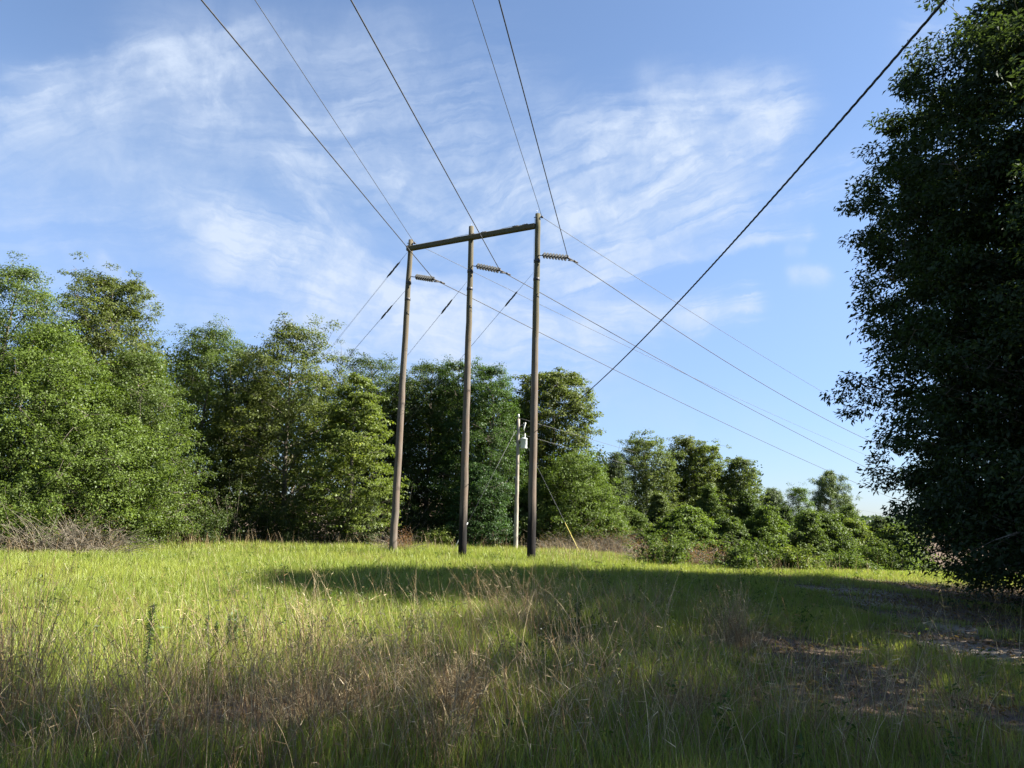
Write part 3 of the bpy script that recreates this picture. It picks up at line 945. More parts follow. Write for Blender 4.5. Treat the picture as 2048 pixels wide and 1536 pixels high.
# px, top, distance, half width px, crown base, profile, colour, leaves, extra, name, label
TREES = [
    (-60, 520, 32, 160, .04, 'full', MID, 52000, {}, 'broadleaf_tree', 'tall dense green tree cut by the left edge of the view'),
    (40, 655, 31, 150, .03, 'full', BRIGHT, 52000, dict(leaf=.105), 'broadleaf_tree', 'bright sunlit green tree standing before the tall brownish oak at far left'),
    (165, 542, 36, 100, .22, 'column', OAK, 46000, dict(leaf=.13, aspect=.42, lump=.5), 'oak_tree', 'tallest brownish green oak rising over the bright trees at left'),
    (255, 700, 34, 120, .05, 'full', MID, 42000, {}, 'broadleaf_tree', 'leafy green tree against the right flank of the tallest oak'),
    (190, 830, 31, 140, .03, 'full', BRIGHT, 42000, {}, 'broadleaf_tree', 'low bright green tree bulging over the grey dead brush at left'),
    (375, 652, 41, 105, .08, 'oak', MID, 44000, dict(leaf=.10), 'broadleaf_tree', 'broad flat topped green tree in the dip left of the open branched oak'),
    (468, 700, 42, 70, .10, 'column', OAK, 26000, {}, 'broadleaf_tree', 'narrow olive tree squeezed between the flat topped tree and the open branched oak'),
    (563, 645, 40, 112, .07, 'oak', OAK, 36000, dict(leaf=.14, aspect=.42, lump=.55, nb=30), 'oak_tree', 'open branched oak with sky showing through its crown'),
    (690, 745, 38.5, 90, .10, 'layer', YEL, 22000, dict(layered=True, nb=30, flat=.3, leaf=.13, aspect=.6), 'sweetgum_tree', 'yellow green tree with flat layered boughs left of the tall poles'),
    (725, 716, 46, 80, .10, 'top', DARK, 30000, {}, 'broadleaf_tree', 'dark round topped tree just behind the layered tree'),
    (790, 750, 45, 60, .05, 'column', DARK, 24000, {}, 'broadleaf_tree', 'dark narrow tree behind the brown footed pole'),
    (850, 722, 46, 80, .05, 'column', DARK, 34000, dict(leaf=.10), 'broadleaf_tree', 'dark shaggy tree between the farther and middle poles'),
    (915, 716, 44, 62, .03, 'column', (.050, .086, .022), 32000, dict(leaf=.10), 'broadleaf_tree', 'deep green dense tree directly behind the middle pole'),
    (970, 728, 43, 85, .03, 'full', (.050, .088, .022), 42000, dict(leaf=.10), 'broadleaf_tree', 'thick vine clad green tree between the middle and nearest poles'),
    (1040, 792, 46, 55, .25, 'top', OAK, 14000, {}, 'broadleaf_tree', 'small yellowish crown peeping over the transformer pole'),
    (1108, 742, 46, 82, .30, 'top', OAK, 26000, dict(leaf=.16, aspect=.5, lump=.5, nb=28), 'oak_tree', 'large leaved oak with open crown right of the nearest tall pole'),
    (1150, 905, 42.5, 88, .03, 'full', BRIGHT, 40000, {}, 'broadleaf_tree', 'rounded light green tree below the open oak right of the poles'),
    (1075, 960, 42.5, 60, .03, 'full', MID, 22000, {}, 'broadleaf_tree', 'low green tree right behind the foot of the nearest tall pole'),
    (960, 930, 41, 70, .03, 'bush', (.04, .078, .024), 24000, {}, 'broadleaf_tree', 'low dark green growth between the middle pole and transformer pole'),
    (1228, 905, 48, 56, .05, 'cone', GREY, 16000, {}, 'broadleaf_tree', 'greyish spiky topped tree at the dip right of the rounded light tree'),
    (1290, 874, 50, 60, .03, 'column', (.092, .120, .036), 30000, dict(leaf=.12, lump=.6), 'broadleaf_tree', 'first and broadest of the tall group in the middle distance'),
    (1362, 872, 52, 46, .05, 'column', (.098, .118, .036), 26000, dict(leaf=.12, lump=.6), 'broadleaf_tree', 'second tall tree of the middle distance group, olive topped'),
    (1422, 886, 51, 44, .05, 'column', (.100, .128, .028), 24000, dict(leaf=.12, lump=.6), 'broadleaf_tree', 'third tall tree of the middle distance group, yellowish green dome'),
    (1480, 912, 51, 36, .04, 'column', (.088, .116, .034), 18000, dict(leaf=.12, lump=.6), 'broadleaf_tree', 'last slender tree of the middle distance group beside the open sky'),
    (1258, 1020, 44, 63, .02, [1, .97, .90, .78, .62, .42, .14], MID, 25000, dict(leaf=.12, lump=.72, flat=.38), 'young_tree', 'green young tree at the foot of the broad middle distance tree'),
    (1375, 1015, 43, 78, .02, [1, .97, .90, .78, .62, .42, .14], BRIGHT, 32500, dict(leaf=.14, lump=.72, flat=.38), 'young_tree', 'light green leafy young tree below the second and third tall trees'),
    (1455, 1035, 43, 58, .02, [1, .97, .90, .78, .62, .42, .14], MID, 25000, dict(leaf=.13, lump=.72, flat=.38), 'young_tree', 'mid green young tree below the slender last tree of the group'),
    (1533, 1012, 43, 52, .02, [1, .97, .90, .78, .62, .42, .14], BRIGHT, 21250, dict(leaf=.13, lump=.72, flat=.38), 'young_tree', 'yellow green round young tree before the small grey pine'),
    (1598, 972, 50, 50, .02, [1, .95, .85, .72, .6, .45, .25], (.070, .110, .026), 18000, dict(leaf=.10, aspect=.35), 'cedar_tree', 'dense green cedar left of the tall open pine'),
    (1655, 1030, 45, 59, .02, [1, .97, .90, .78, .62, .42, .14], MID, 22500, dict(leaf=.13, lump=.72, flat=.38), 'young_tree', 'bushy young tree at the foot of the tall open pine'),
    (1712, 1040, 46, 63, .02, [1, .97, .90, .78, .62, .42, .14], YEL, 22500, dict(leaf=.13, lump=.72, flat=.38), 'young_tree', 'pale green bushy young tree beside the black shaded trees'),
    (1790, 1052, 45, 63, .02, [1, .97, .90, .78, .62, .42, .14], MID, 20000, dict(leaf=.13, lump=.72, flat=.38), 'young_tree', 'last green young tree seen before the dark trees at right'),
    (1320, 985, 45, 41, .02, [1, .97, .90, .78, .62, .42, .14], (.086, .114, .034), 15000, dict(leaf=.12, lump=.72, flat=.38), 'young_tree', 'slim pointed young tree between the first and second tall middle distance trees'),
    (1415, 970, 46, 41, .02, [1, .97, .90, .78, .62, .42, .14], MID, 15000, dict(leaf=.12, lump=.72, flat=.38), 'young_tree', 'slim pointed young tree under the yellowish green dome'),
    (1500, 985, 46, 41, .02, [1, .97, .90, .78, .62, .42, .14], DARK, 15000, dict(leaf=.12, lump=.72, flat=.38), 'young_tree', 'slim dark pointed tree at the right flank of the slender last tree'),
    (1690, 1010, 50, 41, .02, [1, .97, .90, .78, .62, .42, .14], MID, 15000, dict(leaf=.11, lump=.72, flat=.38), 'young_tree', 'slim pointed tree directly right of the tall open pine'),
    (1760, 1034, 50, 39, .02, [1, .97, .90, .78, .62, .42, .14], GREY, 13750, dict(leaf=.11, lump=.72, flat=.38), 'young_tree', 'greyish pointed tree nearest the dark trees at right'),
    (1568, 1012, 47, 42, .02, [1, .97, .90, .78, .62, .42, .14], DARK, 17500, dict(leaf=.12, lump=.72, flat=.38), 'young_tree', 'dark green young tree tucked in front of the small greyish pine'),
    (1625, 1022, 44, 39, .02, [1, .97, .90, .78, .62, .42, .14], MID, 16250, dict(leaf=.12, lump=.72, flat=.38), 'young_tree', 'narrow green sapling between the cedar and the tall open pine'),
    (1750, 1048, 52, 60, .02, 'full', DARK, 14000, dict(leaf=.12), 'young_tree', 'darker young tree behind the pale green bushy one'),
    (1200, 985, 43, 60, .02, 'full', MID, 20000, {}, 'broadleaf_tree', 'mid green tree at the right foot of the rounded light tree'),
    (1440, 955, 60, 80, .05, 'full', DARK, 16000, dict(leaf=.14), 'broadleaf_tree', 'dark tree filling the gap behind the middle distance group'),
]
for k, (px, top, Y, hw, h0, pr, colr, nl, ex, nm, lab) in enumerate(TREES):
    p, H = tree_spot(px, top, Y)
    root = empty(nm, p, lab, 'tree', 'trees along the far edge of the meadow')
    Rw = W_(hw, Y)
    kw = dict(leaf=.098, nb=50, shell=1.35, sp=max(.25, min(.46, Rw * .145)))
    kw.update(ex)
    make_tree(root, H, Rw, h0, pr, int(nl * 1.5), colr, 100 + k, **kw)
for px, top, Y, hw, colr, seed, lab in ((1545, 985, 60, 46, (.090, .120, .050), 7, 'small greyish pine between the slender tree and the dense cedar'),
                                       (1663, 950, 58, 66, (.095, .130, .036), 8, 'tallest open crowned pine standing alone near the dark trees'),
                                       (1700, 1030, 84, 34, (.085, .115, .045), 9, 'faint far pine just right of the tallest open pine')):
    p, H = tree_spot(px, top, Y)
    root = empty('pine_tree', p, lab, 'pine', 'pines in the middle distance')
    make_pine(root, H, W_(hw, Y), .3, 26000, colr, seed, needle=.30)

# dark trees on the right, and the row of them that runs on past the camera
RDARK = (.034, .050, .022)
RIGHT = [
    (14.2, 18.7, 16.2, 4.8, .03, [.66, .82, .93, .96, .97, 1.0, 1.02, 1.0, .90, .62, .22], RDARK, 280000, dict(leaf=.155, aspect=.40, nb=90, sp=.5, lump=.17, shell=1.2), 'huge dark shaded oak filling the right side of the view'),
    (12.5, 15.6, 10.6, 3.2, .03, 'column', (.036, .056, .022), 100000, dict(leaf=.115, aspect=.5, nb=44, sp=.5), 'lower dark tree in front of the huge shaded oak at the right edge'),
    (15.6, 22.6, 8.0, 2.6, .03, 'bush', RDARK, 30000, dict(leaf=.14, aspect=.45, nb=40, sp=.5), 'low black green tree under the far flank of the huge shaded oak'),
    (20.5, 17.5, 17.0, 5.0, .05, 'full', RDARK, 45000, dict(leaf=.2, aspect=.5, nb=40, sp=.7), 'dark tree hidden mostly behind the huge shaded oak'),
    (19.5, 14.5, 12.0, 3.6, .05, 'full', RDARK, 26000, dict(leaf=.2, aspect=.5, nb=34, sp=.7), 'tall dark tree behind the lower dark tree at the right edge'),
]
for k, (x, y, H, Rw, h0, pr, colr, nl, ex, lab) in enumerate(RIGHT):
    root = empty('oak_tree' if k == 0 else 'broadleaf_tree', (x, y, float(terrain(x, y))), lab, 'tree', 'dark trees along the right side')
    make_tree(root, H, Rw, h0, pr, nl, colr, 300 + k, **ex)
ROW = [(12.8, 3.9, 16.0, 4.3), (13.8, 10.3, 12.0, 3.7), (18.0, 4.5, 15, 3.8)]
first = None
for k, (x, y, H, Rw) in enumerate(ROW):
    lab = 'dark shade tree beside the camera, in the row right of the view'
    root = empty('broadleaf_tree', (x, y, float(terrain(x, y))), lab, 'tree', 'row of trees beside the camera')
    if first is None:
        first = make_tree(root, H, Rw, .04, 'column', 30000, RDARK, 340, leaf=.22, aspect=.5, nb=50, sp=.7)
    else:
        for o in first:
            c = o.copy(); COL.objects.link(c); c.parent = root
            c.rotation_euler = (0, 0, k * 1.3); c.scale = (Rw / 4.3, Rw / 4.3, H / 16.0)


# ------------------------------------------------------------------ woods behind the first trees (one mass)
def woods(name, label, spans, n, color, size, seed):
    rng = np.random.default_rng(seed)
    P = []
    tot = sum(s[-1] for s in spans)
    for px1, px2, Y1w, Y2w, top, wgt in spans:
        m = int(n * wgt / tot)
        px = rng.uniform(px1, px2, m); Yv = rng.uniform(Y1w, Y2w, m)
        Xv = (px - 1024) / FPX * Yv
        zt = EYE + (1040 + (px - 1024) * .0244 - top) / FPX * Yv
        zt = zt * (.80 + .32 * vnoise(Xv / 2.2, Yv / 4, seed)) 
        zb = terrain(Xv, Yv)
        z = zb + (zt - zb) * rng.uniform(0, 1, m) ** .85
        P.append(np.stack([Xv, Yv, z], -1))
    P = np.concatenate(P)
    # gather leaves in clumps
    P += (np.stack([vnoise(P[:, 0] * 1.1, P[:, 2] * 1.1 + P[:, 1], 5), vnoise(P[:, 2] * 1.1, P[:, 0] + P[:, 1], 6), vnoise(P[:, 0] * 1.1 + P[:, 1], P[:, 2], 7)], -1) - .5) * 1.4
    out = norm(rng.normal(0, 1, P.shape))
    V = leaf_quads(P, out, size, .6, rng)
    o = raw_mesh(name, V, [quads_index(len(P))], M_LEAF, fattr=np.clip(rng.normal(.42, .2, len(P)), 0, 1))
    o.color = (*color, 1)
    o['kind'] = 'stuff'; o['label'] = label; o['category'] = 'woods'
    return o


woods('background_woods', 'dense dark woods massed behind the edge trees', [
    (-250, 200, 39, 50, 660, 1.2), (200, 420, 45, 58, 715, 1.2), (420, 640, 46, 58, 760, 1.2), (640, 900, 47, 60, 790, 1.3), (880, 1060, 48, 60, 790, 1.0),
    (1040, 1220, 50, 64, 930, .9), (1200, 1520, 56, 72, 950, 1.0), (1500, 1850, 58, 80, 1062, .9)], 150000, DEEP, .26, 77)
woods('distant_hill_woods', 'hazy far wooded hill low on the horizon at right', [(1450, 2300, 260, 420, 1046, 1.0)], 26000, (.05, .075, .045), 2.4, 78)

# ------------------------------------------------------------------ shrubs, brush and weeds
def shrub(px, py, hw, hpx, colr, seed, lab, leaf=.09, nl=9000, Y=None):
    p = ground(px, py) if Y is None else Vector((at_y(px, py, Y).x, Y, 0))
    p.z = float(terrain(p.x, p.y))
    root = empty('shrub', p, lab, 'shrub', 'shrubs along the far edge of the meadow')
    rng = np.random.default_rng(seed)
    Rw = W_(hw, p.y); H = hpx / FPX * p.y
    wood = MB(); C = []
    for k in range(26):
        a = rng.uniform(0, 6.28); r = Rw * rng.uniform(.2, 1) ; h = H * rng.uniform(.2, 1.2) * (1 - .25 * r / Rw)
        e = np.array([math.cos(a) * r, math.sin(a) * r * .8, h])
        s = np.array([math.cos(a) * r * .3, math.sin(a) * r * .3, -.03])
        wood.tube([s, s * .5 + e * .5 + np.array([0, 0, .1 * H]), e], [.014, .009, .004], 4, cap=False)
        for f in (.35, .5, .65, .8, .9, 1.0): C.append(s + (e - s) * f + rng.normal(0, .08 * Rw, 3))
    C = np.array(C); C[:, 2] = np.maximum(C[:, 2], .03)
    idx = rng.integers(0, len(C), nl)
    d = norm(rng.normal(0, 1, (nl, 3)))
    P = C[idx] + d * np.abs(rng.normal(0, .6, (nl, 1))) * np.array([.26, .26, .16]) * max(.6, min(1.3, Rw))
    P[:, 2] = np.maximum(P[:, 2], .03)
    V = leaf_quads(P, d, leaf, .55, rng)
    wood.build('stem', M_TWIG, root)
    f = raw_mesh('leaves', V, [quads_index(nl)], M_LEAF, root, fattr=np.clip(.42 + .14 * rng.normal(0, 1, len(C))[idx] + .17 * rng.normal(0, 1, nl), 0, 1))
    f.color = (*colr, 1)


SHRUBS = [
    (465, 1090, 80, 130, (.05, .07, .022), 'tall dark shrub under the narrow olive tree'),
    (540, 1090, 70, 100, DARK, 'dark shrub left of the twiggy olive shrub'),
    (225, 1100, 60, 110, BRIGHT, 'bright green shrub growing out of the right end of the grey dead brush'),
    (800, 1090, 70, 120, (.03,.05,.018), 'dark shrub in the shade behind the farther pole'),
    (20, 1104, 70, 130, MID, 'leafy shrub at the left edge beside the grey dead brush'),
    (300, 1094, 60, 62, MID, 'low green shrub just right of the grey dead brush'),
    (50, 1108, 60, 120, BRIGHT, 'bright leafy shrub rising behind the grey dead brush'),
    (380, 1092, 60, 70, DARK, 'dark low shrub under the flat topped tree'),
    (600, 1092, 90, 95, (.05, .075, .028), 'twiggy olive shrub under the open branched oak'),
    (700, 1094, 56, 110, (.058, .080, .034), 'greyish fine leaved shrub left of the farther pole foot'),
    (880, 1094, 40, 36, YEL, 'small light green shrub left of the middle pole foot'),
    (1015, 1094, 40, 46, MID, 'small shrub at the foot of the transformer pole'),
    (985, 1090, 36, 56, (.05, .09, .03), 'pale low shrub between middle pole and transformer pole'),
    (1190, 1098, 60, 100, MID, 'green shrub behind the yellow guy guard'),
    (1330, 1130, 62, 56, MID, 'bright shrub at the meadow edge below the broad middle distance tree'),
    (1500, 1138, 60, 46, MID, 'green shrub at the meadow edge below the slender last tree'),
    (1600, 1142, 46, 44, YEL, 'yellow green shrub at the meadow edge below the cedar'),
    (1690, 1144, 58, 44, MID, 'light shrub at the meadow edge below the tall open pine'),
    (1775, 1146, 46, 56, MID, 'green shrub at the meadow edge close to the dark trees'),
]
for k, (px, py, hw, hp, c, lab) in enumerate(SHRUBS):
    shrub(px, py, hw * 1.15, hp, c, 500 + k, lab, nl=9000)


def brush(px, py, hw, hpx, seed, lab, n=420, red=False):
    p = ground(px, py); p.z = float(terrain(p.x, p.y))
    rng = np.random.default_rng(seed)
    Rw = W_(hw, p.y); H = hpx / FPX * p.y
    root = empty('brush_pile', p, lab, 'brush', 'dead brush at the meadow edge')
    mb = MB()
    for k in range(n):
        x = rng.uniform(-1, 1) * Rw; y = rng.normal(0, .5)
        h = H * (1 - (x / Rw) ** 2 * .7) * rng.uniform(.2, 1.05)
        a = rng.uniform(0, 6.28); l = rng.uniform(.4, 1.5) * H
        e = np.array([x + math.cos(a) * l * 1.1, y + math.sin(a) * l * .5, max(.05, h + rng.normal(0, .15))])
        s = np.array([x, y, rng.uniform(-.03, .35 * h)])
        mid = (s + e) / 2 + np.array([rng.normal(0, .1), rng.normal(0, .1), abs(rng.normal(0, .22)) * H])
        q = np.linspace(0, 1, 5)[:, None]
        pts = (1 - q) ** 2 * s + 2 * q * (1 - q) * mid + q * q * e
        mb.tube(pts, [.010, .008, .006, .005, .003], 3, cap=False)
    mb.build('twigs', M_TWIG, root)
    nl = 2600
    P = np.stack([rng.uniform(-1, 1, nl) * Rw, rng.normal(0, .5, nl), np.abs(rng.normal(0, .45, nl)) * H], -1)
    V = leaf_quads(P, norm(rng.normal(0, 1, (nl, 3))), .06, .5, rng)
    c = raw_mesh('dead_leaves', V, [quads_index(nl)], M_LEAF, root, fattr=rng.uniform(0, .8, nl))
    c.color = (.16, .085, .05, 1) if red else (.14, .10, .06, 1)


brush(120, 1112, 120, 80, 1, 'grey tangled dead brush heaped under the bright trees at left', 620)
brush(1215, 1108, 55, 48, 2, 'reddish brown dead brush right of the yellow guy guard', 420, True)
brush(1130, 1104, 50, 36, 3, 'grey brown dead brush left of the yellow guy guard', 380)
brush(1310, 1126, 40, 42, 4, 'small brown brush under the broad middle distance tree', 240, True)
brush(1420, 1132, 46, 36, 15, 'low brown brush at the meadow edge under the third tall tree', 240, True)
brush(800, 1106, 22, 42, 6, 'small reddish dead weed clump at the foot of the farther pole', 120, True)


# ------------------------------------------------------------------ grass
def blades(x, y, h, wd, lean, azm, col_b, col_t, rng, curve=.6):
    """blades of two segments: 5 vertices each"""
    n = len(x)
    z = terrain(x, y)
    a2 = rng.uniform(0, 6.283, n)
    bx, by = np.cos(a2) * wd * .5, np.sin(a2) * wd * .5
    lx, ly = np.cos(azm) * lean, np.sin(azm) * lean
    V = np.empty((n, 5, 3)); C = np.empty((n, 5, 3))
    V[:, 0] = np.stack([x - bx, y - by, z - .02], -1); V[:, 1] = np.stack([x + bx, y + by, z - .02], -1)
    mx, my, mz = x + lx * h * .35, y + ly * h * .35, z + h * .58
    V[:, 2] = np.stack([mx + bx * .8, my + by * .8, mz], -1); V[:, 3] = np.stack([mx - bx * .8, my - by * .8, mz], -1)
    V[:, 4] = np.stack([x + lx * h, y + ly * h, z + h * (1 - curve * lean ** 2 * .5)], -1)
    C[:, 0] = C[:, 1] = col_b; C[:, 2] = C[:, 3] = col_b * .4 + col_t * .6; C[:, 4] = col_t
    return V, C


def field_sample(n, y1, y2, rng, power=1.0, margin=1.15):
    Yv = y1 + (y2 - y1) * rng.uniform(0, 1, n) ** power
    half = .70 * margin * Yv + .8
    Xv = rng.uniform(-1, 1, n) * half
    return Xv, Yv


def green_grass():
    rng = np.random.default_rng(42)
    VV = []; CC = []
    for n, y1, y2, wd, hh in ((150000, 3.2, 9, .0050, .27), (210000, 9, 17, .0065, .27), (240000, 17, 28, .009, .28), (170000, 28, 42, .013, .30)):
        x, y = field_sample(n, y1, y2, rng)
        lit = np.maximum(pmask(x, y, LITTER), tree_floor(x, y)); sand = pmask(x, y, SAND); st = pmask(x, y, STRAWP)
        dens = (1 - .93 * lit) * (1 - .9 * sand) * (1 - .85 * st) * (.60 + .55 * vnoise(x * .8, y * .8, 51))
        dens *= 1 - .45 * sstep(12, 5, y) * vnoise(x * 1.1, y * 1.1, 52)
        keep = rng.uniform(0, 1, n) < dens
        x, y = x[keep], y[keep]; m = len(x)
        clump = vnoise(x * 2.2, y * 2.2, 53)
        right = sstep(1, 8, x)
        h = hh * rng.uniform(.5, 1.25, m) * (.65 + .7 * clump) * (1 - .5 * right) * (1 - .55 * lit[keep])
        lean = np.clip(np.abs(rng.normal(.30, .22, m)), 0, .95)
        azm = rng.uniform(0, 6.283, m)
        big = vnoise(x * .35, y * .35, 54); sm = vnoise(x * 3, y * 3, 55)
        t = np.clip(rng.normal(.5, .22, m) + (big - .5) * .8 + (sm - .5) * .3, 0, 1)[:, None]
        c1 = np.array([.182, .248, .034]); c2 = np.array([.298, .338, .062])
        ct = c1 * (1 - t) + c2 * t
        dry = rng.uniform(0, 1, m) < (.07 + .22 * sstep(11, 5, y) + .12 * sstep(.55, .8, vnoise(x * .9, y * .9, 56)))
        ct[dry] = np.array([.26, .20, .10]) * rng.uniform(.6, 1.2, (dry.sum(), 1))
        ct *= rng.uniform(.75, 1.2, (m, 1))
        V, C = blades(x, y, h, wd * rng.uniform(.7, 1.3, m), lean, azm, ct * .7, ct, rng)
        VV.append(V); CC.append(C)
    V = np.concatenate(VV); C = np.concatenate(CC); n = len(V)
    b = (np.arange(n) * 5)[:, None]
    q = b + np.array([[0, 1, 2, 3]]); t3 = b + np.array([[3, 2, 4]])
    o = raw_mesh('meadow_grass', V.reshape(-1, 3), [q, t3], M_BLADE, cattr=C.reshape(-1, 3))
    tag(o, 'short yellow green meadow grass covering the field', 'grass', kind='stuff')


green_grass()


def stems(specs, name, label, cat, seed, as_stuff=True, root=None, local_to=None):
    """specs: arrays of base x, y, length, width, tip bend, heading, colour; each stem is a curved ribbon pair"""
    rng = np.random.default_rng(seed)
    x, y, L, wd, a0, bend, az_, col = specs
    n = len(x); S = 8
    z = terrain(x, y)
    P = np.empty((n, S + 1, 3)); P[:, 0] = np.stack([x, y, z - .03], -1)
    wob = rng.normal(0, .05, n)
    for s in range(S):
        f = (s + .5) / S
        ang = a0 + bend * f ** 1.7
        hd = az_ + wob * s
        P[:, s + 1] = P[:, s] + np.stack([np.sin(ang) * np.cos(hd), np.sin(ang) * np.sin(hd), np.cos(ang)], -1) * (L / S)[:, None]
    gz = terrain(P[:, :, 0], P[:, :, 1]) + .02
    P[:, 1:, 2] = np.maximum(P[:, 1:, 2], gz[:, 1:])
    # three sided stems
    a = rng.uniform(0, 6.28, n)
    V = np.empty((n, S + 1, 3, 3))
    for k in range(3):
        w = a + k * 2.094
        for s in range(S + 1):
            r = wd * .5 * (1 - .75 * s / S)
            V[:, s, k] = P[:, s] + np.stack([np.cos(w) * r, np.sin(w) * r, np.sin(w * 2 + 1) * r * .5], -1)
    V = V.reshape(-1, 3)
    base = (np.arange(n) * (S + 1) * 3)[:, None, None, None]
    s_i = np.arange(S)[None, :, None, None] * 3; k_i = np.arange(3)[None, None, :, None]
    k2 = (np.arange(3)[None, None, :, None] + 1) % 3
    Q = np.concatenate(np.broadcast_arrays(base + s_i + k_i, base + s_i + k2, base + s_i + 3 + k2, base + s_i + 3 + k_i), -1).reshape(-1, 4)
    C = np.repeat(col, (S + 1) * 3, axis=0)
    # seed wisps and dead leaf blades along the stems
    m = n * 3
    pi = rng.integers(0, n, m); si = rng.integers(2, S + 1, m)
    b0 = P[pi, si]; d = norm(np.stack([rng.normal(0, 1, m), rng.normal(0, 1, m), rng.normal(.35, .6, m)], -1))
    ln = rng.uniform(.03, .10, m)[:, None]
    sd_ = norm(np.cross(d, rng.normal(0, 1, (m, 3)))) * rng.uniform(.0016, .0035, (m, 1))
    T = np.stack([b0 - sd_, b0 + sd_, b0 + d * ln], 1).reshape(-1, 3)
    tq = np.arange(m * 3).reshape(m, 3) + len(V)
    V = np.concatenate([V, T]); C = np.concatenate([C, np.repeat(col[pi] * 1.1, 3, axis=0)])
    if local_to is not None:
        V = V - np.asarray(local_to)
    o = raw_mesh(name, V, [Q, tq], M_STRAW, root, cattr=C)
    if as_stuff:
        tag(o, label, cat, kind='stuff')
    return o


STRAW = np.array([[.36, .28, .15], [.48, .39, .235], [.22, .135, .07], [.29, .19, .095], [.26, .215, .13]])


def stem_specs(regions, seed):
    rng = np.random.default_rng(seed)
    A = []
    for (x1, y1, x2, y2, n, l1, l2, bmax, leftp) in regions:
        k = 0
        px = rng.uniform(x1, x2, n); py = rng.uniform(y1, y2, n)
        for i in range(n):
            p = ground(px[i], py[i])
            A.append((p.x + rng.normal(0, .05), p.y + rng.normal(0, .05), rng.uniform(l1, l2), bmax, leftp))
    A = np.array(A)
    # gather into tussocks
    nx = (vnoise(A[:, 0] * 1.6, A[:, 1] * 1.6, 61) - .5); ny = (vnoise(A[:, 0] * 1.6 + 9, A[:, 1] * 1.6, 62) - .5)
    x = A[:, 0] + nx * .7; y = A[:, 1] + ny * .7
    n = len(A)
    left = rng.uniform(0, 1, n) < A[:, 4]
    az_ = np.where(left, math.pi, 0) + rng.normal(0, .75, n)
    a0 = np.abs(rng.normal(.12, .14, n)); bend = rng.uniform(.1, 1, n) ** 1.3 * A[:, 3]
    wd = rng.uniform(.0038, .0078, n) * np.maximum(1, y / 17)
    tone = vnoise(x * .8, y * .8, 63)
    ci = np.where(rng.uniform(0, 1, n) < .35 + .4 * (tone - .5), rng.integers(2, 4, n), rng.choice([0, 1, 4], n))
    col = STRAW[ci] * rng.uniform(.65, 1.15, (n, 1))
    return x, y, A[:, 2], wd, a0, bend, az_, col


REG = [
    # px1, py1, px2, py2, count, lengths, bend, share leaning left
    (0, 1330, 1100, 1480, 330, .55, 1.25, 1.7, .62), (100, 1410, 1100, 1534, 480, .4, 1.0, 1.9, .6), (940, 1210, 1330, 1420, 260, .6, 1.25, 1.7, .55),
    (150, 1400, 1500, 1620, 150, 1.0, 1.7, 2.0, .65), (350, 1300, 1350, 1420, 70, .9, 1.5, 1.8, .65), (1500, 1400, 2040, 1600, 60, .8, 1.3, 1.9, .5),
    (-60, 1490, 2100, 1640, 330, .45, 1.0, 1.7, .55), (-40, 1480, 1000, 1600, 260, .4, .9, 2.0, .6),
    (-60, 1330, 90, 1500, 110, .8, 1.5, .7, .5), (250, 1300, 900, 1370, 90, .7, 1.15, 1.2, .7), (600, 1310, 950, 1430, 170, .7, 1.2, 1.6, .65),
    (1100, 1400, 1500, 1534, 260, .5, 1.1, 1.9, .5), (1400, 1200, 2060, 1534, 360, .4, .95, 1.5, .5), (1460, 1270, 1520, 1310, 130, .5, .95, .9, .5),
    (1180, 1180, 1480, 1300, 260, .5, 1.0, 1.3, .5), (0, 1200, 900, 1330, 60, .4, .9, 1.1, .6), (700, 1150, 1100, 1250, 100, .5, .9, 1.2, .6),
    (240, 1089, 760, 1098, 460, .4, .95, .6, .5), (760, 1096, 1060, 1106, 120, .5, 1.0, .7, .5), (1080, 1110, 1500, 1134, 500, .5, 1.0, .8, .5),
    (1500, 1136, 1800, 1150, 180, .4, .8, .8, .5), (0, 1104, 240, 1116, 300, .3, .8, 1.2, .5),
]
stems(stem_specs(REG, 9), 'dry_grass', 'tall arching dry brown grass stems in the foreground and along the edge', 'dry grass', 10)


def clump(px, py, n, hw, l1, l2, seed, lab, bend=1.6):
    rng = np.random.default_rng(seed)
    p = ground(px, py); p.z = float(terrain(p.x, p.y))
    root = empty('grass_clump', p, lab, 'dead grass clump', 'dead grass clumps in the foreground')
    rw = W_(hw, p.y)
    x = p.x + rng.normal(0, rw * .5, n); y = p.y + rng.normal(0, rw * .5, n)
    sp_ = (x, y, rng.uniform(l1, l2, n), rng.uniform(.0032, .0058, n), np.abs(rng.normal(.25, .2, n)), rng.uniform(.2, bend, n), np.arctan2(y - p.y, x - p.x) + rng.normal(0, .5, n), STRAW[rng.integers(0, 5, n)] * rng.uniform(.6, 1.1, (n, 1)))
    stems(sp_, 'stem', '', '', seed + 1, False, root, tuple(p))


clump(905, 1425, 420, 42, .25, .6, 21, 'matted reddish dead grass clump low in the middle foreground')
clump(1490, 1300, 220, 34, .3, .85, 22, 'upright rusty dead grass clump beside the bare litter patch at right')
clump(22, 1460, 90, 26, .7, 1.6, 23, 'tall upright tan grass clump at the left edge of the foreground', .6)
clump(1065, 1265, 260, 60, .6, 1.25, 24, 'pale arching dead grass clump in front of the nearest pole foot', 1.9)
clump(1380, 1440, 160, 36, .2, .45, 25, 'small greyish grass clump lying in the shaded foreground right of centre')
clump(640, 1470, 260, 60, .4, .95, 26, 'bent grass clump of broken stalks in the lower left foreground', 1.9)


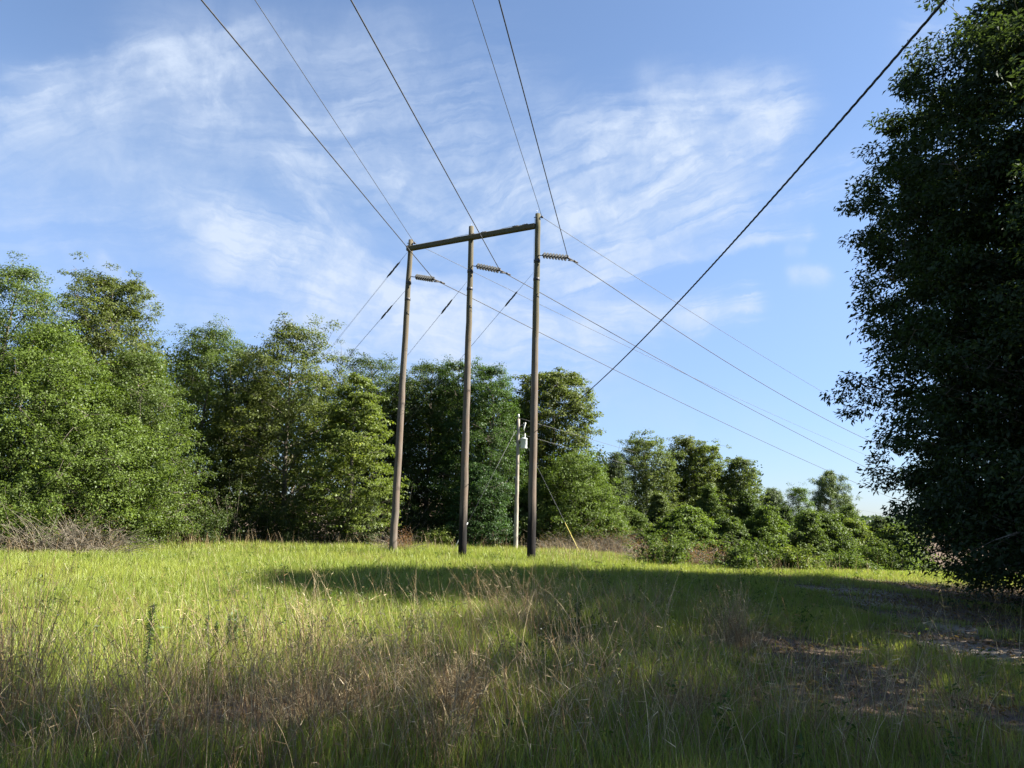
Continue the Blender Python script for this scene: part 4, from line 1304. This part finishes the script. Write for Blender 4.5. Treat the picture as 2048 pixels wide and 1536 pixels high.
def weed(px, py, top, seed, lab, hw=9):
    p = ground(px, py); p.z = float(terrain(p.x, p.y))
    H = (py - top) / FPX * p.y * 1.02
    root = empty('weed_plant', p, lab, 'weed', 'tall leafy green weeds')
    rng = np.random.default_rng(seed)
    mb = MB(); mb.tube([(0, 0, -.03), (rng.normal(0, .015), 0, H * .5), (rng.normal(0, .02), 0, H)], [.006, .005, .003], 5); st = mb.build('stem', M_TWIG, root)
    n = 320; f = rng.uniform(.22, 1, n)
    P = np.stack([np.zeros(n), np.zeros(n), f * H], -1)
    a = rng.uniform(0, 6.28, n)
    d = norm(np.stack([np.cos(a), np.sin(a), rng.uniform(.2, .9, n)], -1))
    V = leaf_quads(P, d * 2.5, W_(hw, p.y) * .95, .17, rng, 0, .3, .4)
    c = raw_mesh('leaves', V, [quads_index(n)], M_LEAF, root, fattr=rng.uniform(.2, .7, n)); c.color = (.075, .115, .035, 1)


weed(288, 1390, 1228, 31, 'tallest bushy green weed spike standing in the shadow edge at left', 12)
weed(408, 1310, 1240, 32, 'first green weed spike of the loose row left of centre', 7)
weed(428, 1312, 1250, 33, 'second shorter green weed spike of the loose row left of centre', 7)
weed(455, 1314, 1240, 34, 'third green weed spike in the middle of the loose row', 8)
weed(466, 1316, 1236, 35, 'fourth and fullest green weed spike of the loose row', 8)
weed(485, 1314, 1240, 36, 'last green weed spike at the right end of the loose row', 7)
weed(1155, 1290, 1205, 37, 'shaded leafy green weed behind the pale arching grass clump', 12)


def forbs():
    """small broad leaved plants and dots of white blossom through the grass"""
    rng = np.random.default_rng(90)
    n = 1500
    x, y = field_sample(n, 5, 34, rng, .75)
    keep = (pmask(x, y, LITTER) < .4) & (tree_floor(x, y) < .3) & (rng.uniform(0, 1, n) < .25 + vnoise(x * .5, y * .5, 91))
    x, y = x[keep], y[keep]; n = len(x); z = terrain(x, y)
    k = 22
    idx = np.repeat(np.arange(n), k); m = len(idx)
    h = rng.uniform(.15, .45, n)
    P = np.stack([x[idx] + rng.normal(0, .05, m), y[idx] + rng.normal(0, .05, m), z[idx] + h[idx] * rng.uniform(.2, 1, m)], -1)
    a = rng.uniform(0, 6.28, m); d = np.stack([np.cos(a), np.sin(a), rng.uniform(0, .8, m)], -1)
    V = leaf_quads(P, norm(d) * 1.5, .065, .38, rng)
    o = raw_mesh('meadow_weeds', V, [quads_index(m)], M_LEAF, fattr=rng.uniform(.1, .9, m)); o.color = (.075, .115, .028, 1)
    tag(o, 'small broad leaved weeds scattered through the meadow grass', 'weeds', kind='stuff')
    m = 260
    x, y = field_sample(m, 8, 28, rng, .8)
    P = np.stack([x, y, terrain(x, y) + rng.uniform(.2, .4, m)], -1)
    P = np.repeat(P, 5, 0) + rng.normal(0, .006, (m * 5, 3)); a = rng.uniform(0, 6.28, m * 5)
    V = leaf_quads(P, np.stack([np.cos(a), np.sin(a), np.full(m * 5, .2)], -1) * 2, .011, .7, rng, 0, 1.5, .2)
    o = raw_mesh('meadow_blossoms', V, [quads_index(m * 5)], M_PETAL)
    tag(o, 'tiny white wild blossoms dotted through the grass', 'blossoms', kind='stuff')


forbs()


def litter():
    rng = np.random.default_rng(95)
    n = 90000
    x, y = field_sample(n, 4, 40, rng, .8)
    w = np.maximum(pmask(x, y, LITTER), tree_floor(x, y) * .8)
    keep = rng.uniform(0, 1, n) < w
    x, y = x[keep], y[keep]; n = len(x)
    P = np.stack([x, y, terrain(x, y) + rng.uniform(.005, .05, n)], -1)
    a = rng.uniform(0, 6.28, n)
    V = leaf_quads(P, np.stack([np.cos(a), np.sin(a), np.zeros(n)], -1) * 2, .085, .45, rng, 0, 2.2, .45)
    o = raw_mesh('leaf_litter', V, [quads_index(n)], M_LEAF, fattr=rng.uniform(0, .85, n)); o.color = (.15, .10, .062, 1)
    tag(o, 'dry brown fallen leaves on the bare patches and under the trees', 'leaf litter', kind='stuff')


litter()
